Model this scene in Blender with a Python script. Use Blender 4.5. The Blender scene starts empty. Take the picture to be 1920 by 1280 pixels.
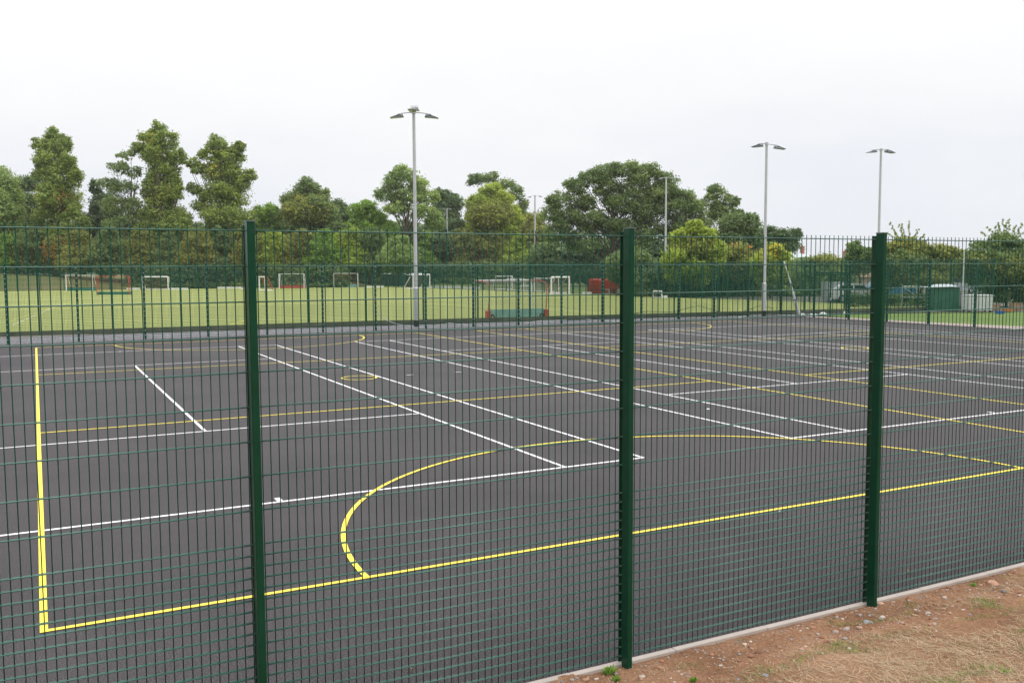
import bpy, math, random
import numpy as np
from mathutils import Vector, Matrix, noise
R = random.Random(7)
scene = bpy.context.scene
COL = scene.collection
PI = math.pi

# ------------------------------------------------------------------ camera model (court frame: x along base line, y away, z up)
F_PX, PIT, ROLL, YAW = 1719.0, 0.0800, -0.0049, 0.4802
CAM = np.array([0.038, -8.084, 2.889])
def ray(u, v):
    a = (u-960)/F_PX; b = (v-640)/F_PX
    cr, sr = math.cos(ROLL), math.sin(ROLL)
    a, b = a*cr+b*sr, -a*sr+b*cr
    cp, sp = math.cos(PIT), math.sin(PIT)
    y = cp-sp*b; z = -sp-cp*b
    c, s = math.cos(YAW), math.sin(YAW)
    return np.array([a*c+y*s, -a*s+y*c, z])
FWD = np.array([math.sin(YAW)*math.cos(PIT), math.cos(YAW)*math.cos(PIT), -math.sin(PIT)])
def G(u, v, z=0.0):                      # survey: photo point -> point of the ground at height z
    d = ray(u, v); return CAM+d*((z-CAM[2])/d[2])
def atD(u, v, D):                        # survey: photo point -> point at distance D
    d = ray(u, v); return CAM+d*(D/(d@FWD))
def depth(p): return float((np.array(p)-CAM)@FWD)

# ------------------------------------------------------------------ materials
def newmat(name):
    m = bpy.data.materials.new(name); m.use_nodes = True
    nt = m.node_tree; b = nt.nodes['Principled BSDF']
    return m, nt, b
def N(nt, t, **kw):
    n = nt.nodes.new(t)
    for k, v in kw.items(): setattr(n, k, v)
    return n
def mixc(nt, fac, a, b, blend='MIX'):
    n = N(nt, 'ShaderNodeMix', data_type='RGBA', blend_type=blend)
    for s, v in (('Factor', fac), ('A', a), ('B', b)):
        idx = {'Factor': 0, 'A': 6, 'B': 7}[s]
        if hasattr(v, 'is_linked') or hasattr(v, 'links'): nt.links.new(v, n.inputs[idx])
        else: n.inputs[idx].default_value = v if s == 'Factor' else (*v, 1) if len(v) == 3 else v
    return n.outputs[2]
def noise_tex(nt, scale, detail=3, rough=.55, coord='Object', vec=None):
    n = N(nt, 'ShaderNodeTexNoise'); n.inputs['Scale'].default_value = scale
    n.inputs['Detail'].default_value = detail; n.inputs['Roughness'].default_value = rough
    if vec is None:
        tc = N(nt, 'ShaderNodeTexCoord'); vec = tc.outputs[coord]
    nt.links.new(vec, n.inputs['Vector'])
    return n.outputs['Fac']
def ramp(nt, src, stops):
    r = N(nt, 'ShaderNodeValToRGB'); nt.links.new(src, r.inputs[0])
    e = r.color_ramp.elements
    while len(e) < len(stops): e.new(.5)
    for i, (p, c) in enumerate(stops):
        e[i].position = p; e[i].color = (*c, 1) if len(c) == 3 else c
    return r.outputs[0]
def bump(nt, b, src, strength, dist=.01):
    n = N(nt, 'ShaderNodeBump'); n.inputs['Strength'].default_value = strength; n.inputs['Distance'].default_value = dist
    nt.links.new(src, n.inputs['Height']); nt.links.new(n.outputs[0], b.inputs['Normal'])
def plain(name, col, rough=.5, metal=0., var=.12, scale=3., spec=.5, coat=0.):
    m, nt, b = newmat(name)
    f = noise_tex(nt, scale, 4)
    lo = tuple(c*(1-var) for c in col); hi = tuple(min(1, c*(1+var)) for c in col)
    nt.links.new(ramp(nt, f, [(.3, lo), (.7, hi)]), b.inputs['Base Color'])
    b.inputs['Roughness'].default_value = rough; b.inputs['Metallic'].default_value = metal
    b.inputs['Specular IOR Level'].default_value = spec
    if coat: b.inputs['Coat Weight'].default_value = coat; b.inputs['Coat Roughness'].default_value = .2
    return m
M = {}
M['green'] = plain('powder_coated_green', (.003, .042, .020), .3, var=.15, scale=6, spec=.22)
M['green_wire_shaded'] = plain('green_upright_wire_shaded', (.005, .044, .027), .45, var=.1, scale=4, spec=.06)  # same coat as the cross bars, shade on the uprights put into the colour
M['green_bar_skylit'] = plain('green_cross_bar_skylit', (.031, .106, .080), .4, var=.15, scale=4, spec=.5)  # lighter copy of the coat: sky highlight on the bars painted into the colour
M['green_far'] = plain('weathered_green_coating', (.006, .062, .038), .45, var=.12, scale=2, spec=.2)
M['cap'] = plain('grey_plastic_cap', (.10, .13, .13), .45)
M['black'] = plain('black_rubber', (.012, .012, .013), .6)
M['galv'] = plain('galvanised_steel', (.46, .47, .48), .45, metal=.25, var=.08, scale=5)
M['stud'] = plain('zinc_stud', (.62, .66, .64), .4, metal=.2)
M['white_metal'] = plain('white_painted_tube', (.78, .78, .77), .4, var=.06)
M['red_metal'] = plain('red_painted_steel', (.42, .065, .045), .4, var=.12)
M['pink_panel'] = plain('faded_red_edge', (.62, .13, .13), .45, var=.1)
M['teal_board'] = plain('pale_teal_board', (.20, .36, .33), .6, var=.12)
M['teal_dark'] = plain('green_teal_board', (.03, .16, .12), .6, var=.12)
M['net'] = plain('grey_netting', (.28, .26, .25), .8)
M['net_red'] = plain('red_netting', (.35, .10, .07), .8)
M['lamp_body'] = plain('grey_lamp_housing', (.05, .068, .078), .4, metal=.1)
M['lamp_glass'] = plain('lamp_glass', (.22, .23, .21), .2)
M['grey_cab'] = plain('light_grey_steel', (.36, .38, .40), .5, var=.08, scale=2)
M['white_box'] = plain('dirty_white_sheet', (.55, .56, .57), .5, var=.08, scale=3)
M['green_box'] = plain('green_sheet_steel', (.022, .105, .06), .45, var=.12, scale=2)
M['roof_pale'] = plain('pale_felt_roof', (.42, .46, .47), .7)
M['shed_green'] = plain('dark_green_boards', (.035, .075, .05), .75, var=.2)
M['brick'] = plain('red_brick', (.33, .13, .08), .85, var=.2, scale=1)
M['slate'] = plain('grey_slate', (.17, .17, .18), .7, var=.15, scale=1)
M['render'] = plain('pale_render', (.55, .54, .50), .8)
M['beige'] = plain('beige_brick', (.38, .30, .24), .85, var=.12, scale=1)
M['glass'] = plain('dark_window_glass', (.02, .025, .03), .1)
M['car_white'] = plain('white_car_paint', (.68, .69, .70), .25, var=.04, coat=.5)
M['car_blue'] = plain('teal_blue_car_paint', (.03, .16, .27), .25, var=.05, coat=.5)
M['car_silver'] = plain('silver_car_paint', (.4, .43, .47), .25, var=.04, coat=.5)
M['blue_plastic'] = plain('blue_plastic', (.03, .12, .42), .4)
M['orange_plastic'] = plain('orange_plastic', (.6, .2, .04), .5)
M['wood'] = plain('weathered_wood', (.28, .18, .11), .8, var=.2)
M['sheet'] = plain('white_plastic_wrap', (.50, .53, .54), .45, var=.1, scale=8)
M['rope'] = plain('pale_rope', (.5, .5, .5), .8)
M['rope_dark'] = plain('dark_rope', (.06, .07, .05), .8)
M['bark'] = plain('bark', (.075, .055, .04), .9, var=.3, scale=2)
M['kick'] = plain('dark_kickboard', (.08, .085, .055), .8, var=.35, scale=1.5)
M['bulb'] = plain('white_globe', (.8, .8, .8), .4)

def asphalt():
    m, nt, b = newmat('new_asphalt')
    fine = noise_tex(nt, 75, 3, .8); big = noise_tex(nt, .35, 5, .6); mid = noise_tex(nt, 6, 4, .6)
    vor = N(nt, 'ShaderNodeTexVoronoi'); vor.inputs['Scale'].default_value = 110
    tc = N(nt, 'ShaderNodeTexCoord'); nt.links.new(tc.outputs['Object'], vor.inputs['Vector'])
    c1 = ramp(nt, fine, [(.34, (.010, .0092, .0105)), (.5, (.038, .0345, .0365)), (.68, (.112, .101, .104))])
    c2 = ramp(nt, big, [(.3, (.80, .80, .82)), (.7, (1.16, 1.13, 1.12))])
    c3 = ramp(nt, mid, [(.3, (.93, .93, .93)), (.7, (1.07, 1.07, 1.07))])
    c = mixc(nt, 1.0, c1, c2, 'MULTIPLY'); c = mixc(nt, 1.0, c, c3, 'MULTIPLY')
    # paving joints: long lanes laid by the paver, 4 m apart
    sp = N(nt, 'ShaderNodeSeparateXYZ'); nt.links.new(tc.outputs['Object'], sp.inputs[0])
    mo = N(nt, 'ShaderNodeMath', operation='PINGPONG'); mo.inputs[1].default_value = 2.1; nt.links.new(sp.outputs['Y'], mo.inputs[0])
    lt = N(nt, 'ShaderNodeMath', operation='LESS_THAN'); lt.inputs[1].default_value = .03; nt.links.new(mo.outputs[0], lt.inputs[0])
    j = N(nt, 'ShaderNodeMath', operation='MULTIPLY'); j.inputs[1].default_value = .28; nt.links.new(lt.outputs[0], j.inputs[0])
    c = mixc(nt, j.outputs[0], c, (.045, .042, .042))
    nt.links.new(c, b.inputs['Base Color'])
    b.inputs['Roughness'].default_value = .8; b.inputs['Specular IOR Level'].default_value = .25
    bump(nt, b, vor.outputs['Distance'], .35, .004)
    return m
def paint(name, col):
    m, nt, b = newmat(name)
    f = noise_tex(nt, 60, 4, .7); g = noise_tex(nt, 2.0, 3)
    c = ramp(nt, f, [(.30, tuple(x*.35 for x in col)), (.40, tuple(x*.88 for x in col)), (.6, col)])
    c = mixc(nt, 1.0, c, ramp(nt, g, [(.3, (.9, .9, .9)), (.7, (1, 1, 1))]), 'MULTIPLY')
    nt.links.new(c, b.inputs['Base Color']); b.inputs['Roughness'].default_value = .6
    return m
def turf():
    m, nt, b = newmat('artificial_turf')
    tc = N(nt, 'ShaderNodeTexCoord')
    big = noise_tex(nt, .05, 4, .6); mid = noise_tex(nt, .6, 4, .6); fine = noise_tex(nt, 30, 3, .7)
    c = ramp(nt, big, [(.3, (.215, .245, .070)), (.7, (.25, .27, .085))])
    c = mixc(nt, 1.0, c, ramp(nt, mid, [(.3, (.97, .98, .96)), (.7, (1.03, 1.02, 1.03))]), 'MULTIPLY')
    c = mixc(nt, 1.0, c, ramp(nt, fine, [(.3, (.93, .93, .93)), (.7, (1.06, 1.06, 1.06))]), 'MULTIPLY')
    nt.links.new(c, b.inputs['Base Color']); b.inputs['Roughness'].default_value = .9
    b.inputs['Specular IOR Level'].default_value = .2
    return m
def grass(name, a, c_, dry=(.22, .19, .09)):
    m, nt, b = newmat(name)
    big = noise_tex(nt, .12, 5, .65); fine = noise_tex(nt, 12, 4, .7)
    c = ramp(nt, big, [(.3, a), (.55, c_), (.75, dry)])
    c = mixc(nt, 1.0, c, ramp(nt, fine, [(.3, (.7, .72, .7)), (.7, (1.2, 1.2, 1.15))]), 'MULTIPLY')
    nt.links.new(c, b.inputs['Base Color']); b.inputs['Roughness'].default_value = .9; b.inputs['Specular IOR Level'].default_value = .2
    return m
def gravel():
    m, nt, b = newmat('grey_gravel')
    tc = N(nt, 'ShaderNodeTexCoord')
    v = N(nt, 'ShaderNodeTexVoronoi'); v.inputs['Scale'].default_value = 22; nt.links.new(tc.outputs['Object'], v.inputs['Vector'])
    sp = N(nt, 'ShaderNodeSeparateColor'); nt.links.new(v.outputs['Color'], sp.inputs[0])
    c = ramp(nt, sp.outputs[0], [(0, (.05, .05, .065)), (.5, (.125, .12, .135)), (1, (.32, .30, .31))])
    nt.links.new(c, b.inputs['Base Color']); b.inputs['Roughness'].default_value = .85
    bump(nt, b, v.outputs['Distance'], .8, .02)
    return m
def soil():
    m, nt, b = newmat('red_soil')
    a = noise_tex(nt, 1.1, 5, .6); f = noise_tex(nt, 45, 5, .75); g = noise_tex(nt, 160, 2, .7)
    c = ramp(nt, a, [(.32, (.165, .085, .046)), (.52, (.265, .148, .085)), (.72, (.345, .222, .138))])
    c = mixc(nt, 1.0, c, ramp(nt, f, [(.3, (.6, .56, .54)), (.5, (1, 1, 1)), (.72, (1.45, 1.4, 1.35))]), 'MULTIPLY')
    c = mixc(nt, 1.0, c, ramp(nt, g, [(.3, (.75, .72, .72)), (.7, (1.25, 1.25, 1.25))]), 'MULTIPLY')
    nt.links.new(c, b.inputs['Base Color']); b.inputs['Roughness'].default_value = .95; b.inputs['Specular IOR Level'].default_value = .15
    bump(nt, b, f, .9, .02)
    return m
def islandmat(name, stops, rough=.7, trans=0., spec=.3, lowvar=None):
    m, nt, b = newmat(name)
    g = N(nt, 'ShaderNodeNewGeometry')
    c = ramp(nt, g.outputs['Random Per Island'], stops)
    if lowvar:
        c = mixc(nt, 1.0, c, ramp(nt, noise_tex(nt, lowvar, 3, .6), [(.3, (.68, .74, .72)), (.5, (1, 1, 1)), (.7, (1.42, 1.3, 1.05))]), 'MULTIPLY')
    nt.links.new(c, b.inputs['Base Color']); b.inputs['Roughness'].default_value = rough; b.inputs['Specular IOR Level'].default_value = spec
    if trans:
        t = N(nt, 'ShaderNodeBsdfTranslucent'); nt.links.new(c, t.inputs[0])
        mx = N(nt, 'ShaderNodeMixShader'); mx.inputs[0].default_value = trans
        nt.links.new(b.outputs[0], mx.inputs[1]); nt.links.new(t.outputs[0], mx.inputs[2])
        nt.links.new(mx.outputs[0], nt.nodes['Material Output'].inputs[0])
    return m
M['red_panel'] = islandmat('red_plastic_panel', [(0,(.80,.07,.08)),(1,(.86,.09,.09))], .4, .5)
def foliage(name, c, k=2.45):
    lo = tuple(x*.62*k for x in c); mi = tuple(x*k for x in c); hi = (c[0]*1.5*k, c[1]*1.38*k, c[2]*1.25*k)
    return islandmat(name, [(0, lo), (.5, mi), (1, hi)], .6, .5, .2, .16)
FOL = {
 'lime': foliage('lime_tree_leaves', (0.106, 0.142, 0.036)),
 'dark': foliage('dark_leaves', (.060, .090, .040)),
 'oak': foliage('oak_leaves', (0.081, 0.114, 0.042)),
 'bright': foliage('yellow_green_leaves', (.150, .190, .035)),
 'pale': foliage('pale_green_leaves', (0.116, 0.160, 0.055)),
 'olive': foliage('olive_leaves', (0.118, 0.130, 0.036)),
 'gold': foliage('golden_leaves', (.25, .23, .035)),
 'rust': foliage('rusty_leaves', (.30, .13, .035)),
 'fresh': foliage('fresh_green_leaves', (0.101, 0.161, 0.034)),
 'far': foliage('far_wood_leaves', (.075, .11, .085)),
}

# ------------------------------------------------------------------ mesh builder
class MB:
    def __init__(s): s.v = []; s.f = []; s.mi = []
    def add(s, vs, fs, mi=0):
        o = len(s.v); s.v.extend([tuple(map(float, p)) for p in vs])
        for f in fs: s.f.append(tuple(i+o for i in f)); s.mi.append(mi)
        return s
    def box(s, x0, x1, y0, y1, z0, z1, mi=0):
        return s.add([(x0,y0,z0),(x1,y0,z0),(x1,y1,z0),(x0,y1,z0),(x0,y0,z1),(x1,y0,z1),(x1,y1,z1),(x0,y1,z1)],
                     [(0,3,2,1),(4,5,6,7),(0,1,5,4),(1,2,6,5),(2,3,7,6),(3,0,4,7)], mi)
    def bbox(s, x0, x1, y0, y1, z0, z1, b=.004, mi=0):   # box with bevelled vertical edges
        p = [(x0+b,y0),(x1-b,y0),(x1,y0+b),(x1,y1-b),(x1-b,y1),(x0+b,y1),(x0,y1-b),(x0,y0+b)]
        vs = [(x,y,z0) for x,y in p]+[(x,y,z1) for x,y in p]
        fs = [tuple(range(7,-1,-1)), tuple(range(8,16))]+[(i,(i+1)%8,8+(i+1)%8,8+i) for i in range(8)]
        return s.add(vs, fs, mi)
    def tube(s, pts, r, n=8, mi=0, cap=True):
        pts = [Vector(p) for p in pts]; rs = r if isinstance(r, (list, tuple)) else [r]*len(pts)
        vs = []; prev = None
        for i, p in enumerate(pts):
            d = (pts[min(i+1, len(pts)-1)]-pts[max(i-1, 0)])
            d = d.normalized() if d.length > 1e-9 else Vector((0,0,1))
            if prev is None:
                a = d.cross(Vector((0,0,1)));
                if a.length < .05: a = d.cross(Vector((0,1,0)))
                a.normalize()
            else:
                a = prev-d*prev.dot(d)
                a = a.normalized() if a.length > 1e-6 else d.orthogonal().normalized()
            prev = a; b = d.cross(a)
            for k in range(n):
                t = 2*PI*(k+.5)/n; vs.append(p+(a*math.cos(t)+b*math.sin(t))*rs[i])
        fs = []
        for i in range(len(pts)-1):
            for k in range(n):
                q = (k+1) % n; fs.append((i*n+k, i*n+q, (i+1)*n+q, (i+1)*n+k))
        if cap: fs.append(tuple(range(n-1,-1,-1))); fs.append(tuple((len(pts)-1)*n+k for k in range(n)))
        return s.add(vs, fs, mi)
    def prism(s, poly, y0, y1, mi=0):     # poly in (x,z), extruded along y
        n = len(poly); vs = [(x,y0,z) for x,z in poly]+[(x,y1,z) for x,z in poly]
        return s.add(vs, [tuple(range(n)), tuple(range(2*n-1,n-1,-1))]+[(i,n+i,n+(i+1)%n,(i+1)%n) for i in range(n)], mi)
    def mesh(s, name, mats, smooth=False):
        me = bpy.data.meshes.new(name); me.from_pydata(s.v, [], s.f); me.update()
        for m in (mats if isinstance(mats, (list, tuple)) else [mats]): me.materials.append(m)
        if any(s.mi): me.polygons.foreach_set('material_index', s.mi)
        if smooth: me.polygons.foreach_set('use_smooth', [True]*len(me.polygons))
        return me
    def build(s, name, mats, parent=None, smooth=False, loc=None):
        return link(name, s.mesh(name, mats, smooth), parent, loc)
def link(name, me, parent=None, loc=None, rz=0):
    o = bpy.data.objects.new(name, me); COL.objects.link(o)
    if parent: o.parent = parent
    if loc is not None: o.location = tuple(float(x) for x in loc)
    if rz: o.rotation_euler = (0, 0, rz)
    return o
def tag(o, label=None, cat=None, group=None, kind=None):
    if label: o['label'] = label
    if cat: o['category'] = cat
    if group: o['group'] = group
    if kind: o['kind'] = kind
    return o
def thing(name, label, cat, loc=(0,0,0), rz=0, group=None):
    o = link(name, None, None, loc); o.rotation_euler = (0,0,rz); o.empty_display_size = .2
    return tag(o, label, cat, group)
def copy_tree(o, parent=None):
    c = o.copy(); COL.objects.link(c)
    if parent: c.parent = parent
    for ch in list(o.children): copy_tree(ch, c)
    return c

# ------------------------------------------------------------------ ground, courts
def sheet(name, poly, z, mat, label=None, skirt=0):
    mb = MB(); mb.add([(x, y, z) for x, y in poly], [tuple(range(len(poly)))])
    o = mb.build(name, mat); tag(o, label, None, None, 'structure'); return o
GR = grass('meadow_grass', (.085, .125, .03), (.12, .15, .045))
sheet('ground', [(-3000,-3000),(3000,-3000),(3000,5000),(-3000,5000)], -.06, GR, 'wide flat grass ground reaching to the horizon')
sheet('asphalt_court', [(-18,-2.625),(39.62,-2.625),(39.62,32.75),(-18,32.75)], 0, asphalt(), 'dark new asphalt of the sports court')
sheet('gravel_strip', [(-25,32.755),(39.6,32.755),(47.5,32.755),(46.5,32.95),(45,33.1),(30,35.1),(15,36.6),(0,37.1),(-25,37.65)], -.012, gravel(), 'grey gravel strip beyond the asphalt')
TURF_Y = [(-40,38.1),(0,37.3),(15,36.8),(30,35.3),(45,33.3),(57,31.7)]
sheet('turf_pitch', TURF_Y+[(53.6,68),(50,134),(-60,141)], .01, turf(), 'pale green artificial turf pitch')
LAWN = grass('mown_lawn', (.105, .165, .035), (.135, .195, .048), (.17, .20, .07))
sheet('lawn', [(41.3,2),(70,2),(70,20),(56,27.4),(46.5,31.2),(41.0,31.6)], -.02, LAWN, 'bright mown lawn strip beside the court')
paving = plain('pink_paving', (.36, .29, .26), .85, var=.12, scale=1.5)
sheet('path', [(39.63,-2),(40.9,-2),(44.5,15),(41.9,19.2),(40.9,24),(40.75,31),(39.9,32.6),(39.63,32.6)], -.008, paving, 'pinkish paved path along the far side of the court')
sheet('yard', [(47.2,31.9),(56.2,27.8),(75,19.5),(110,40),(110,75),(60,75)], -.03, plain('yard_concrete', (.115, .105, .075), .9, var=.2, scale=.6), 'worn concrete service yard at the right')

# concrete edgings
def edging(name, x0, x1, y0, y1, z, label):
    mb = MB(); x = x0; L = .915
    while x < x1-.05:
        mb.bbox(x+.002, min(x+L, x1)-.002, y0, y1, z-.15, z+R.uniform(-.002, .002), .004); x += L
    return tag(mb.build(name, plain(name+'_concrete', (.37, .32, .285), .85, var=.12, scale=3)), label, None, None, 'structure')
edging('concrete_edging', -4, 13, -2.690, -2.632, .004, 'pale concrete edging strip under the near mesh fence')
edging('far_edging', -20, 14.9, 37.05, 37.12, .03, 'concrete edging behind the gravel')

# painted lines: each line is a thin strip; crossing strips step by 1 mm
WHITE = paint('white_line_paint', (.80, .79, .80)); YEL = paint('yellow_line_paint', (.82, .66, .055))
class Lines:
    def __init__(s, z): s.mb = MB(); s.z = z
    def ln(s, a, b, w=.05, z=None):
        s.z += .0006
        a = Vector((*a, 0)); b = Vector((*b, 0)); d = (b-a); n = Vector((-d.y, d.x, 0)).normalized()*w/2
        k = max(1, int(d.length/2)); z = s.z
        vs = []
        for i in range(k+1):
            p = a+d*i/k; vs += [(p.x+n.x, p.y+n.y, z), (p.x-n.x, p.y-n.y, z)]
        s.mb.add(vs, [(2*i, 2*i+1, 2*i+3, 2*i+2) for i in range(k)]); return s
    def arc(s, c, r, t0, t1, w=.05, n=64, ry=None):
        s.z += .0006; ry = ry or r
        vs = []
        for i in range(n+1):
            t = t0+(t1-t0)*i/n
            for q in (-w/2, w/2): vs.append((c[0]+(r+q)*math.cos(t), c[1]+(ry+q)*math.sin(t), s.z))
        s.mb.add(vs, [(2*i, 2*i+1, 2*i+3, 2*i+2) for i in range(n)]); return s
    def done(s, name, mat, label):
        return tag(s.mb.build(name, mat), label, None, None, 'structure')
n1 = Lines(.006); W = .055
n1.ln((-.02,0),(15.3,0),W).ln((0,-.03),(.04,30.35),W+.005).ln((15.18,-.03),(15.2,30.3),W)
n1.ln((.02,10.1),(15.2,10.05),W).ln((.03,20.3),(15.2,20.1),W).ln((.04,30.35),(15.2,30.3),W)
n1.arc((7.58,0), 4.88, 0, PI, W, 90).arc((7.6,30.33), 4.9, PI, 2*PI, W, 90).arc((7.6,15.2), .45, 0, 2*PI, W, 48)
n1.done('yellow_netball_lines', YEL, 'yellow netball court lines with goal semicircles on the near left court')
n2 = Lines(.0065)
n2.ln((18.22,-.02),(18.15,30.2),W).ln((32.75,-.02),(32.95,29.85),W).ln((18.2,0),(32.78,0),W)
n2.ln((18.24,9.86),(32.8,9.95),W).ln((18.2,19.85),(32.8,19.5),W).ln((18.15,30.2),(32.95,29.85),W)
n2.arc((25.5,0), 4.88, 0, PI, W, 90).arc((25.5,30.02), 4.85, PI, 2*PI, W, 90).arc((25.68,14.93), .45, 0, 2*PI, W, 48)
n2.done('yellow_netball_lines', YEL, 'yellow netball court lines on the far right court')
def tennis(dl, sl, c, sr, dr, y0, y1, s0, s1, label):
    t = Lines(.0012)
    t.ln((dl,y0),(dr,y0),W).ln((dl,y1),(dr,y1),W)
    for x in (dl, sl, sr, dr): t.ln((x,y0-.02),(x,y1+.02),W)
    t.ln((sl,s0),(sr,s0),W).ln((sl,s1),(sr,s1),W).ln((c,s0),(c,s1),W)
    t.ln((c,y0),(c,y0+.19),.07).ln((c,y1),(c,y1-.13),.07)
    ym = (y0+y1)/2
    t.ln((dl-.95,ym),(dl-.75,ym),.05).ln((dr+.75,ym),(dr+.95,ym),.05)
    t.done('white_tennis_lines', WHITE, label)
tennis(-2.84,-1.47,2.66,6.78,8.16, 3.22,27.08, 8.85,21.68, 'white tennis court lines nearest the left edge')
tennis(11.28,12.68,16.68,20.68,22.08, 3.32,26.95, 8.62,21.45, 'white tennis court lines in the middle')
tennis(25.12,26.45,30.2,33.95,35.2, 3.3,26.45, 8.6,21.05, 'white tennis court lines at the far right')
# pitch lines
pl = Lines(.016)
pl.ln((-1.2,52),(4.5,95),.035).ln((-.2,57),(46,52.5),.075).ln((9,40.8),(10.5,44.5),.06).ln((9,41.0),(25,39.8),.06)
pl.done('yellow_pitch_lines', YEL, 'faint yellow lines on the turf pitch')
pw = Lines(.012); pw.ln((-1,47),(2,78),.03).ln((-20,96),(52,90),.075); pw.done('white_pitch_lines', WHITE, 'faint white lines on the turf pitch')

# ------------------------------------------------------------------ mesh fences
def panel_mesh(width, near=True, start=.05):
    mb = MB(); n = 8 if near else 4
    rv, rh = (.0031, .0040) if near else (.0031, .0040)
    k = int(round((width-2*start+.05)/.05))
    for i in range(k):
        x = start+i*.05
        mb.tube([(x,0,.025),(x,0,3.138)], rv, n)
    zs = [3.11-.205*i for i in range(10)]+[1.265-.0675*i for i in range(1, 19)]
    for z in zs:
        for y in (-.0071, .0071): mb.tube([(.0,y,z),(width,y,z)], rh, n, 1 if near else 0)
    return mb
def post_parts(parent, x, y=0, near=True, w=.045, d=.08, h=3.158, h0=-.3, front=-1):
    f = front
    ys = sorted((f*.02, f*(.02+d)))
    mb = MB(); mb.bbox(-w/2, w/2, ys[0], ys[1], h0, h, .005)
    if near:
        yy = f*(.02+d)+f*.0006
        mb.add([( -.006,yy,h-.055),(.006,yy,h-.055),(.006,yy,h-.043),(-.006,yy,h-.043)], [(0,1,2,3)], 1)
    p = mb.build('post', [M['green'] if near else M['green_far'], M['black']], parent, loc=(x,y,0))
    c = MB(); c.bbox(-w/2-.003, w/2+.003, ys[0]-.003, ys[1]+.003, h+.0005, h+.008, .005); c.build('post_cap', M['cap'], p)
    b = MB(); cy = sorted((-f*.013, -f*.020)); b.box(-.022, .022, cy[0], cy[1], .0, 3.14)
    zz = .16
    while zz < 3.1:
        yy = -f*.020; s = .006 if near else .012
        b.box(-s, s, *sorted((yy, yy-f*.008)), zz-s, zz+s, 1)
        if not near: b.box(-w/2-.012, -w/2+.001, *sorted((f*.03, f*.055)), zz-.012, zz+.012, 1)
        zz += .385 if near else .2
    b.build('clamp_bar', [M['green'] if near else M['green_far'], M['stud'] if not near else M['green']], p)
    return p
# near fence: posts found at the photo's post positions (fence stands on the line y = -2.66)
FY = -2.66
def post_x(u, v):
    d = ray(u, v); t = (FY-.10-CAM[1])/d[1]; return (CAM+d*t)[0]
xa = post_x(478, 425)-.022; xb = post_x(1190.5, 430)-.022; xc = post_x(1664, 442)-.022
nf = thing('mesh_fence', 'tall dark green twin wire mesh fence in the foreground', 'fence', (0, FY, 0))
xl, xr = xa-2.53, xc+2.53
xs = [xl, xa, xb, xc, xr]
for i in range(4):
    w = xs[i+1]-xs[i]
    panel_mesh(w, True, .05).build('mesh_panel', [M['green_wire_shaded'], M['green_bar_skylit']], nf, loc=(xs[i], 0, 0), smooth=True)
for x in (xa, xb, xc): post_parts(nf, x)

# far court fence
ff = thing('mesh_fence', 'green mesh fence round the far side of the asphalt court, with double gate', 'fence', (0,0,0))
FARY = 33.05; SX = 39.62
fp = panel_mesh(2.535, False, .04).mesh('far_panel', M['green_far'])
px = SX-.0; k = 0
proto_post = None
def far_post(x, y, rz):
    global proto_post
    if proto_post is None: proto_post = post_parts(ff, 0, 0, False, .075, .10, 3.15, -.2, 1); o = proto_post
    else: o = copy_tree(proto_post, ff)
    o.location = (x, y, 0); o.rotation_euler = (0,0,rz); return o
for k in range(18):
    x = SX-2.535*k
    far_post(x, FARY, 0)
    if k < 17: o = link('mesh_panel', fp, ff, (x-2.535, FARY, 0))
for k in range(1, 7):
    y = FARY-2.535*k
    far_post(SX, y, -PI/2)
    if k != 2: link('mesh_panel', fp, ff, (SX, y, 0), PI/2)
for k in (7, 8): link('mesh_panel', fp, ff, (SX, FARY-2.535*k, 0), PI/2)
far_post(SX, FARY-2.535*7, -PI/2)
# gate between the first and second side posts
ga = FARY-2.535*2; gb = FARY-2.535
g = link('gate', None, ff, (SX, ga, 0)); tag(g, 'double gate under a thick top rail')
mb = MB(); mb.box(-.04,.04,.06,2.475,2.48,2.56); mb.box(-.03,.03,1.24,1.30,.03,2.47); mb.box(-.025,.025,.07,.12,.05,2.45); mb.box(-.025,.025,2.41,2.46,.05,2.45)
mb.box(-.025,.025,.125,1.235,.05,.10); mb.box(-.025,.025,1.305,2.405,.05,.10); mb.box(-.024,.024,.125,1.235,2.40,2.45); mb.box(-.024,.024,1.305,2.405,2.40,2.45)
mb.build('gate_frame', M['green_far'], g)
mb = MB()
for i in range(46): mb.tube([(0,.14+i*.05,.1),(0,.14+i*.05,2.4)], .0031, 4)
for i in range(12):
    for q in (-.007,.007): mb.tube([(q,.1,.15+i*.2),(q,2.42,.15+i*.2)], .004, 4)
for i in range(46): mb.tube([(0,.14+i*.05,2.57),(0,.14+i*.05,3.13)], .0031, 4)
for z in (2.71,2.91,3.11):
    for q in (-.007,.007): mb.tube([(q,.1,z),(q,2.42,z)], .004, 4)
mb.build('gate_mesh', M['green_far'], g)
mb = MB(); mb.tube([(-.05,1.22,1.05),(-.10,1.22,1.05),(-.10,1.16,1.05)], .012, 8); mb.box(-.05,-.027,1.19,1.24,.98,1.12); mb.build('gate_latch', M['galv'], g)

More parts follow.
